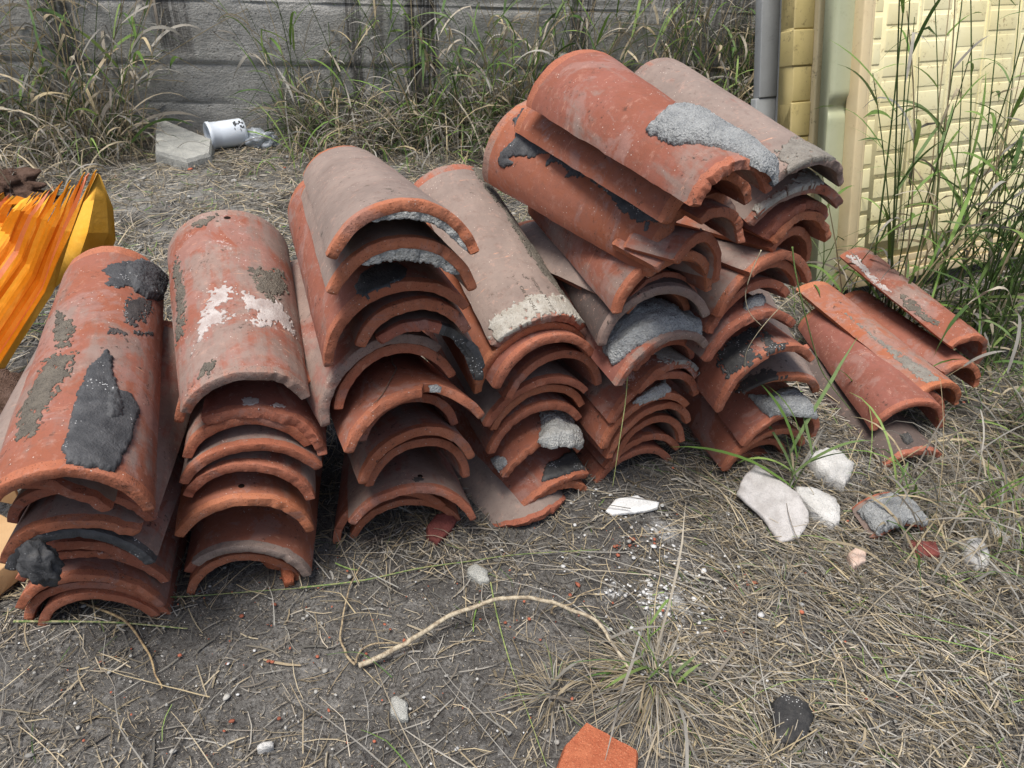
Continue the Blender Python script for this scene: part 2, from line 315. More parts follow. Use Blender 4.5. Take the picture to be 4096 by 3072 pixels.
TILES={
'1/top':([-0.5718, 0.67, 0.4185, 0.3204, 0.0813, 0.2955, 0.2004, 0.1662, 1.3194, 0.5848],'long tarred clay roof tile on top of the leftmost stack',0.75,0.35,0.2,{}),
'1/left':([-0.6622, 0.6991, 0.3584, 0.1821, 0.105, -0.0764, 0.221, 0.1985, 1.3295, 0.44],'greyish broken clay tile just under the top tarred tile of the leftmost stack',0.3,0.75,0.3,{'rough': 0.004}),
'1/leg':([-0.6362, 0.7562, 0.2995, 0.1111, 0.0908, 0.0271, 0.2128, 0.1972, 1.3092, 0.42],'narrow clay tile whose left foot hangs below the broken one in the leftmost stack',0.4,0.5,0.2,{}),
'1/debris':([-0.6484, 0.7269, 0.2723, 0.1688, 0.0505, -0.2161, 0.2185, 0.1933, 1.0001, 0.4596],'wide orange clay tile with soil on its right shoulder, upper middle of the leftmost stack',0.8,0.35,0.1,{'rough': 0.003}),
'1/tarred':([-0.6406, 0.7225, 0.2374, 0.1607, -0.0938, 0.0347, 0.2156, 0.1923, 1.2345, 0.46],'clay tile whose whole cut edge is coated in black tar, middle of the leftmost stack',0.4,0.4,0.1,{'tarred': 1}),
'1/under':([-0.7084, 0.7975, 0.1409, 0.1911, -0.0167, 0.0917, 0.2078, 0.1977, 1.0918, 0.4],'thin red clay tile tucked directly under the tar edged one in the leftmost stack',0.3,0.3,0.3,{'rough': 0.003}),
'1/light':([-0.7083, 0.8127, 0.0857, 0.1916, 0.0205, 0.1771, 0.2463, 0.1971, 1.1546, 0.4598],'clay tile with a pale frosted cut edge above the black patch, leftmost stack',0.35,0.35,0.6,{'rough': 0.003}),
'1/patch':([-0.7134, 0.7874, 0.0436, 0.1673, 0.0137, 0.1072, 0.2427, 0.193, 1.282, 0.4594],'clay tile with a flat black front patch, third from the ground in the leftmost stack',0.65,0.3,0.25,{'rough': 0.003}),
'1/low':([-0.7222, 0.8054, -0.0098, 0.1275, 0.0126, 0.0348, 0.2549, 0.175, 1.381, 0.4576],'wide smooth clay tile second from the ground in the leftmost stack',0.6,0.2,0.1,{}),
'1/bottom':([-0.7168, 0.796, -0.0049, 0.1461, -0.0195, -0.024, 0.2114, 0.153, 1.2872, 0.4545],'lowest clay tile of the leftmost stack, resting on the soil',0.5,0.2,0.1,{}),
'2/top':([-0.4086, 0.894, 0.4311, 0.3666, 0.1347, 0.0558, 0.1921, 0.226, 1.2724, 0.4566],'lime spotted grey pink clay tile on top of the second stack from the left',0.45,0.45,0.45,{'edust': 0.75}),
'2/second':([-0.4369, 0.9453, 0.3959, 0.2935, -0.0159, -0.2131, 0.2305, 0.2015, 1.1164, 0.4605],'clay tile tilted just beneath the lime spotted top tile of the second stack',0.45,0.4,0.1,{}),
'2/cracked':([-0.3939, 0.9032, 0.355, 0.246, 0.032, 0.5115, 0.2106, 0.1875, 1.0047, 0.4593],'cracked brown clay tile with two pale paint splashes, second stack',0.35,0.12,0.05,{'rough': 0.009, 'hue2': 0.6}),
'2/c3':([-0.4251, 0.899, 0.3303, 0.2636, 0.0186, 0.0171, 0.2042, 0.1891, 1.2598, 0.44],'clay tile showing only its left foot below the cracked tile of the second stack',0.5,0.35,0.1,{}),
'2/c4':([-0.4222, 0.8857, 0.289, 0.269, 0.0417, 0.0238, 0.2278, 0.1865, 1.1324, 0.4598],'dark dusty clay tile in the upper middle of the second stack',0.4,0.55,0.15,{}),
'2/c5':([-0.4316, 0.8791, 0.2419, 0.2216, 0.0105, 0.1746, 0.2145, 0.1906, 1.2909, 0.46],'clay tile with a white frosted stretch on its cut edge, middle of the second stack',0.35,0.5,0.35,{'rough': 0.002}),
'2/c6':([-0.4418, 0.8588, 0.1752, 0.3169, 0.0146, 0.2051, 0.2284, 0.1906, 1.2938, 0.46],'smooth orange clay tile with a small nail hole, lower middle of the second stack',0.85,0.12,0.15,{'rough': 0.003}),
'2/c7':([-0.4563, 0.8753, 0.0607, 0.1383, 0.0374, 0.263, 0.2121, 0.1906, 1.1409, 0.46],'smooth orange brown clay tile with a grey cement coated rim, second stack',0.8,0.1,0.12,{'edust': 1}),
'2/legb':([-0.4791, 0.9162, 0.0315, 0.2966, -0.0534, 0.0332, 0.2335, 0.1944, 1.1004, 0.4],'clay tile with only a small foot showing left of the grey rimmed one, second stack',0.5,0.3,0.1,{}),
'2/c8':([-0.485, 0.8877, -0.0084, 0.2588, -0.0321, 0.0397, 0.209, 0.1656, 1.4498, 0.4566],'lowest orange clay arch of the second stack, open over bare soil',0.85,0.05,0.05,{}),
'3/top':([-0.1501, 0.8969, 0.7022, 0.3942, -0.1197, 0.0974, 0.2118, 0.1585, 1.2277, 0.4626],'pale grey clay tile with a bright orange rim on top of the third stack',0.75,0.85,0.35,{}),
'3/c2':([-0.1568, 0.9108, 0.638, 0.3967, -0.0747, 0.1235, 0.2182, 0.171, 1.2667, 0.4615],'clay tile with crumbly white mortar under its arch, second from top, third stack',0.7,0.75,0.2,{}),
'3/c3':([-0.1766, 0.9524, 0.5337, 0.433, 0.0558, -0.2796, 0.2436, 0.1809, 1.3334, 0.4897],'split edged red clay tile with an oval tar spot, upper part of third stack',0.4,0.3,0.1,{'rough': 0.003}),
'3/c4':([-0.1537, 0.9638, 0.5263, 0.3411, -0.104, -0.0073, 0.1849, 0.1906, 1.2349, 0.46],'pitted orange edged clay tile fourth from the top of the third stack',0.7,0.5,0.15,{'rough': 0.004}),
'3/c5':([-0.1316, 0.9771, 0.477, 0.2685, -0.1321, 0.5108, 0.195, 0.1899, 1.1537, 0.46],'broken dark clay tile with a thick tar rim flecked white, third stack',0.15,0.5,0.2,{'rough': 0.005, 'tarright': 1}),
'3/c6':([-0.2096, 0.9739, 0.421, 0.5699, -0.0996, -0.3609, 0.2402, 0.1902, 1.263, 0.4598],'clay tile with a long grey mossy left foot, middle of the third stack',0.45,0.5,0.4,{'edust': 0.8, 'rough': 0.003}),
'3/c7':([-0.1897, 0.9804, 0.406, 0.4731, -0.2423, -0.0576, 0.2153, 0.1852, 1.345, 0.4598],'clean rounded orange clay arch below the mossy edged one, third stack',0.6,0.15,0.05,{}),
'3/c8':([-0.1516, 0.9339, 0.3572, 0.471, -0.181, -0.0085, 0.2478, 0.1841, 1.1771, 0.4594],'clay tile with a square notch broken out of its front edge, third stack',0.55,0.15,0.1,{'notch': (0.12, 0.62, 0.022)}),
'3/c8b':([-0.1789, 1.0186, 0.2873, 0.5051, -0.1499, 0.1141, 0.1911, 0.1837, 1.4016, 0.4],'clay tile with only its right foot showing beneath the notched one, third stack',0.45,0.3,0.1,{}),
'3/c9':([-0.1603, 0.9901, 0.2224, 0.4662, -0.1496, 0.046, 0.2238, 0.187, 1.3628, 0.4598],'dark topped clay tile with a clean orange edge, lower middle of the third stack',0.6,0.45,0.05,{}),
'3/c9b':([-0.1662, 1.0196, 0.1653, 0.4905, -0.1366, 0.2349, 0.2131, 0.1832, 1.4721, 0.4597],'clay tile nested tight under the dark topped one of the third stack',0.5,0.3,0.1,{}),
'3/c10':([-0.1742, 0.9873, 0.0903, 0.2982, -0.1309, 0.1672, 0.2536, 0.1859, 1.1612, 0.4588],'grey brown clay tile with crack and nail hole, third stack near the ground',0.5,0.55,0.1,{'rough': 0.002}),
'3/c11':([-0.2305, 1.032, 0.0293, 0.2247, -0.0417, -0.3128, 0.2458, 0.1499, 1.2918, 0.454],'clay tile with a thick curled left foot near the ground, third stack',0.6,0.3,0.05,{}),
'3/c12':([-0.2037, 1.0506, -0.0049, 0.2604, -0.0387, -0.0475, 0.2361, 0.1521, 1.2683, 0.4537],'lowest clay tile of the third stack, flat on the soil',0.55,0.15,0.05,{}),
'4/top':([0.0486, 1.1593, 0.417, 0.4827, 0.3028, 0.0426, 0.2022, 0.1816, 1.0012, 0.464],'long dusty clay tile with faint stamp and limed lip topping the fourth stack',0.3,0.8,0.2,{'rough': 0.004, 'edust': 0.6}),
'4/c2':([0.036, 1.1618, 0.3456, 0.5054, 0.1053, -0.277, 0.2443, 0.19, 1.3954, 0.46],'bright orange clay tile directly under the stamped top tile of the fourth stack',1,0.05,0.05,{}),
'4/c3':([0.0633, 1.1311, 0.361, 0.5239, -0.0736, -0.0695, 0.2238, 0.1644, 1.1769, 0.4577],'rounded brick red clay tile third from the top of the fourth stack',0.5,0.25,0.1,{}),
'4/c4':([0.0861, 1.1637, 0.288, 0.5297, -0.0681, 0.144, 0.2253, 0.1783, 1.3846, 0.4591],'clay tile with a strongly hooked right side, fourth from the top of the fourth stack',0.55,0.3,0.1,{}),
'4/c5':([0.0548, 1.1609, 0.2466, 0.4828, 0.0035, -0.0969, 0.2371, 0.1575, 1.097, 0.4559],'worn clay tile with a grey mottled flank, middle of the fourth stack',0.4,0.7,0.3,{'rough': 0.003}),
'4/c6':([0.0589, 1.1755, 0.2136, 0.491, -0.0168, 0.0064, 0.2205, 0.1725, 1.2445, 0.4588],'orange edged clay tile above the plain arch, middle of the fourth stack',0.65,0.35,0.15,{}),
'4/c7':([0.0564, 1.1707, 0.1677, 0.4906, 0.0046, -0.119, 0.2216, 0.1771, 1.2722, 0.4592],'plain dull red clay arch just above the mortared fragment, fourth stack',0.45,0.3,0.05,{}),
'4/c8':([0.075, 1.1527, 0.1077, 0.4919, 0.0842, -0.0588, 0.1908, 0.1881, 1.201, 0.2],'short broken clay piece caked with white mortar, lower fourth stack',0.55,0.1,0.15,{'rough': 0.008}),
'4/c9':([0.1025, 1.146, 0.0239, 0.6242, 0.2007, -0.1823, 0.2008, 0.1871, 0.8766, 0.4598],'red clay tile with tar on its right corner, fourth stack near the ground',0.4,0.2,0.4,{'rough': 0.003}),
'4/c9b':([0.1063, 1.1506, -0.0054, 0.5483, 0.0868, 0.0031, 0.1859, 0.1888, 1.141, 0.3],'small orange clay fragment poking out under the tar lump, fourth stack',0.8,0.1,0.1,{'rough': 0.005}),
'4/c10':([0.0756, 1.0911, -0.03, 0.56, 0.17, -0.05, 0.205, 0.19, 1.1, 0.4],'lowest grey clay tile of the fourth stack, lip buried in the straw',0.4,0.8,0.1,{'rough': 0.006, 'tongue': 0.06}),
'5/top':([0.304, 1.0197, 0.7552, 0.4514, 0.0337, -0.0395, 0.1441, 0.2225, 1.3604, 0.477],'big clay tile crowned with a slab of rough grey mortar, highest tile of the heap',0.35,0.35,0.1,{'rough': 0.005}),
'5/c2':([0.2983, 1.1111, 0.6949, 0.5446, 0.0248, -0.0273, 0.1853, 0.2001, 1.3206, 0.4593],'plain orange red clay tile under the highest mortared one, with a white splash',0.6,0.1,0.05,{'rough': 0.003}),
'5/orange':([0.3048, 1.1782, 0.6025, 0.6474, 0.0442, -0.31, 0.2097, 0.2527, 1.5111, 0.4838],'wide bright orange clay tile smeared with black tar, upper fifth stack',0.95,0.1,0.05,{'edust': 0.6, 'rough': 0.003}),
'5/c4b':([0.3287, 1.1261, 0.6595, 0.4651, -0.0399, 0.4975, 0.1235, 0.1241, 1.1025, 0.13],'clay tile with a chipped limed crown, inside the upper fifth stack',0.45,0.4,0.3,{'rough': 0.005}),
'5/c4q':([0.305, 1.1234, 0.5873, 0.8303, -0.1262, 0.514, 0.1684, 0.1659, 1.3254, 0.11],'narrow hooked clay tile with grey mortar on its back, right of the tarred orange one',0.45,0.4,0.3,{'rough': 0.003}),
'5/c5q':([0.2884, 1.1395, 0.5612, 0.6672, 0.0028, 0.5036, 0.1865, 0.1875, 1.0082, 0.11],'orange clay arch under the narrow hooked one, fifth stack',0.75,0.25,0.05,{}),
'5/c6':([0.2683, 1.1558, 0.5155, 0.3806, -0.004, -0.1725, 0.2126, 0.1874, 1.3871, 0.4593],'large reddish clay tile with a diagonal grey flank below the tarred orange one',0.5,0.4,0.1,{}),
'5/c7':([0.2687, 1.1861, 0.4885, 0.5766, -0.1687, 0.1469, 0.1821, 0.1883, 1.1213, 0.46],'brown dusty clay tile reaching to the right above a small orange arch, fifth stack',0.5,0.7,0.05,{'edust': 0.5}),
'5/c9':([0.258, 1.1589, 0.4428, 0.2933, 0.0089, -0.1906, 0.2203, 0.1958, 1.4122, 0.4599],'charcoal grey clay tile flank beside the stamped tile, fifth stack',0.2,0.85,0.05,{'edust': 0.8, 'darkd': 1}),
'5/c8':([0.2643, 1.1954, 0.4656, 0.5763, -0.1558, 0.2369, 0.169, 0.1678, 1.1058, 0.4599],'small orange arch opening right above the big grey mortar cap, fifth stack',0.85,0.15,0,{}),
'5/mortar':([0.2836, 1.1492, 0.3751, 0.5073, 0.0656, -0.1911, 0.2125, 0.1906, 1.1737, 0.46],'dark red clay tile carrying the big grey mortar cap, middle of the fifth stack',0.2,0.2,0.1,{'edust': 0.8}),
'5/m2':([0.3047, 1.2233, 0.328, 0.6584, 0.0376, 0.2026, 0.1876, 0.1879, 1.1725, 0.3],'clay tile showing a rough red right foot below the grey mortar cap, fifth stack',0.4,0.3,0.1,{'rough': 0.003}),
'5/pink':([0.322, 1.2269, 0.2758, 0.5951, -0.0157, 0.1044, 0.1813, 0.1906, 1.0948, 0.46],'whitish pink clay tile with a chipped front just under the mortar capped one, fifth stack',0.35,0.3,0.75,{'rough': 0.006}),
'5/c13':([0.3042, 1.2257, 0.2121, 0.5203, -0.0201, -0.0093, 0.2321, 0.1819, 1.3409, 0.4594],'rounded dusty red clay tile above the strip of mortar in the fifth stack',0.5,0.4,0.1,{}),
'5/c14':([0.2903, 1.2167, 0.1703, 0.4972, -0.0057, -0.2327, 0.2248, 0.1856, 1.2589, 0.4597],'bright edged clay tile carrying the strip of mortar, fifth stack',0.65,0.25,0.1,{}),
'5/c15':([0.3077, 1.2358, 0.1173, 0.5395, -0.0132, -0.0893, 0.2315, 0.1891, 1.393, 0.4599],'clay tile with a grey grooved edge, below the strip of mortar in the fifth stack',0.5,0.4,0.25,{'rough': 0.003}),
'5/c16':([0.317, 1.2545, 0.0674, 0.4943, -0.1409, 0.0306, 0.1972, 0.1906, 1.5216, 0.46],'hooked grey red clay arch third from the ground in the fifth stack',0.45,0.5,0.05,{}),
'5/c17':([0.3088, 1.2708, 0.0363, 0.4897, -0.0847, 0.0522, 0.2132, 0.1606, 1.0841, 0.42],'thin clay tile second from the ground in the fifth stack',0.55,0.15,0.05,{}),
'5/c18':([0.2949, 1.269, -0.0176, 0.4608, -0.0084, 0.0411, 0.2252, 0.1373, 1.2379, 0.4526],'lowest clay tile of the fifth stack, straddling bare soil',0.5,0.3,0.05,{}),
'6/top':([0.5011, 1.2577, 0.6966, 0.4809, 0.1523, 0.1397, 0.1913, 0.1472, 1.0009, 0.4765],'long grey clay tile with a cemented lip on top of the sixth stack',0.3,0.9,0.1,{'rough': 0.007, 'edust': 0.9}),
'6/c2':([0.503, 1.2843, 0.6298, 0.3894, 0.1476, -0.0796, 0.208, 0.1886, 1.0361, 0.4599],'cement crusted clay tile with a nail hole, second from top of sixth stack',0.25,0.9,0.4,{'rough': 0.005, 'edust': 0.7}),
'6/c3':([0.5249, 1.3134, 0.5932, 0.617, 0.0852, -0.037, 0.1872, 0.1891, 1.0047, 0.46],'deep red clay tile with rough broken front, third from top of sixth stack',0.12,0.08,0.05,{'rough': 0.005}),
'6/c4':([0.5408, 1.31, 0.568, 0.5991, -0.0582, 0.1852, 0.1826, 0.1895, 1.1246, 0.4601],'crumbling bright orange clay tile under the deep red one, sixth stack',0.9,0.15,0.05,{'rough': 0.008, 'hue2': 0.9}),
'6/c5':([0.533, 1.3285, 0.5281, 0.7693, -0.1037, 0.4064, 0.1909, 0.1876, 1.0931, 0.46],'small orange arch behind the crumbling one, sixth stack',0.8,0.2,0.05,{}),
'6/c6':([0.5081, 1.2808, 0.5061, 0.6428, -0.1187, 0.3228, 0.2142, 0.1656, 0.8654, 0.4554],'dark topped clay tile with a hooked right side, upper middle of the sixth stack',0.5,0.6,0.1,{}),
'6/c7':([0.4737, 1.2685, 0.4592, 0.6081, -0.0877, -0.0453, 0.2381, 0.1608, 1.2015, 0.4568],'clay tile with a long dark left flank, middle of the sixth stack',0.45,0.55,0.05,{}),
'6/c8':([0.461, 1.2671, 0.4297, 0.5783, -0.0965, -0.1327, 0.2276, 0.1671, 1.073, 0.4566],'reddish clay tile just above the crumbly grey mortar strip, sixth stack',0.5,0.3,0.05,{}),
'6/c9':([0.4706, 1.2389, 0.3799, 0.4638, -0.0714, -0.1445, 0.2318, 0.1771, 1.0303, 0.4581],'purplish clay tile lying under the crumbly grey mortar strip, sixth stack',0.35,0.4,0.05,{'rough': 0.002}),
'6/tar':([0.5292, 1.2485, 0.269, 0.4449, 0.0332, -0.3528, 0.2446, 0.1837, 1.3493, 0.4588],'clay tile with a ragged black tar stain over its back, sixth stack',0.5,0.25,0.1,{'rough': 0.003}),
'6/grey':([0.5889, 1.3088, 0.1977, 0.1692, 0.2294, 0.1247, 0.21, 0.191, 1.2085, 0.459],'smoke grey clay tile with an orange corner, below the tar stained one',0.6,0.75,0.05,{'tongue': 0.02}),
'6/c12':([0.6171, 1.3022, 0.0754, 0.3855, 0.1221, 0.1311, 0.2166, 0.1854, 1.5258, 0.4598],'smooth brick red clay tile under the slab of grey mortar, sixth stack',0.45,0.05,0.03,{'rough': 0.003}),
'6/c13':([0.5964, 1.303, 0.0256, 0.3979, 0.0545, -0.1046, 0.2259, 0.1906, 1.3642, 0.46],'clay tile third from the ground in the sixth stack, dull red with a muddy arch',0.4,0.2,0.05,{}),
'6/c14':([0.5844, 1.3164, -0.003, 0.4095, 0.0052, 0.0113, 0.1868, 0.1789, 1.3386, 0.4598],'clay tile second from the ground in the sixth stack with a chipped arch',0.45,0.4,0.2,{'rough': 0.003}),
'6/c15':([0.5609, 1.3288, -0.034, 0.3774, 0.0376, -0.0655, 0.2022, 0.1691, 0.9422, 0.4603],'lowest clay tile of the sixth stack, only its left flank showing on the straw',0.45,0.3,0.05,{}),
'7/t1':([1.1967, 1.6602, 0.1104, 0.3678, 0.0921, 0.5258, 0.1804, 0.1766, 1.2613, 0.4601],'weathered narrow clay tile with a white streak, outermost of the leaning row at the right',0.65,0.45,0.45,{'edust': 0.5, 'rough': 0.003}),
'7/t2':([1.1814, 1.6141, 0.064, 0.2925, -0.0579, 0.4507, 0.1559, 0.1657, 1.2026, 0.4387],'orange red clay tile with chipped upper corner, second from right in leaning row',0.65,0.1,0.15,{'rough': 0.003}),
'7/t3':([1.079, 1.5112, 0.0747, 0.4101, 0.0694, 0.4487, 0.1923, 0.2048, 0.9635, 0.4843],'orange clay tile with a grey crusted middle, third from the right in the leaning row',0.9,0.3,0.1,{'rough': 0.002}),
'7/t4':([1.0258, 1.4955, 0.049, 0.2264, -0.0041, 0.3005, 0.1794, 0.1501, 1.1095, 0.4349],'dull red brown clay tile wedged between the crusted and the big smooth one, leaning row',0.4,0.3,0.05,{'rough': 0.002}),
'7/t5':([0.9777, 1.4325, 0.03, 0.1568, 0.0437, 0.0171, 0.1904, 0.1738, 1.5618, 0.4525],'big smooth brick red clay tile with open arch, left in the leaning row',0.35,0.08,0.05,{}),
'7/t6':([0.9744, 1.3603, -0.0165, 0.281, 0.062, -0.1553, 0.1772, 0.1519, 0.8956, 0.4579],'dark grey clay tile with a mortar knob, lowest of the leaning row at the right',0.25,0.9,0.05,{'rough': 0.004, 'darkd': 1}),
}
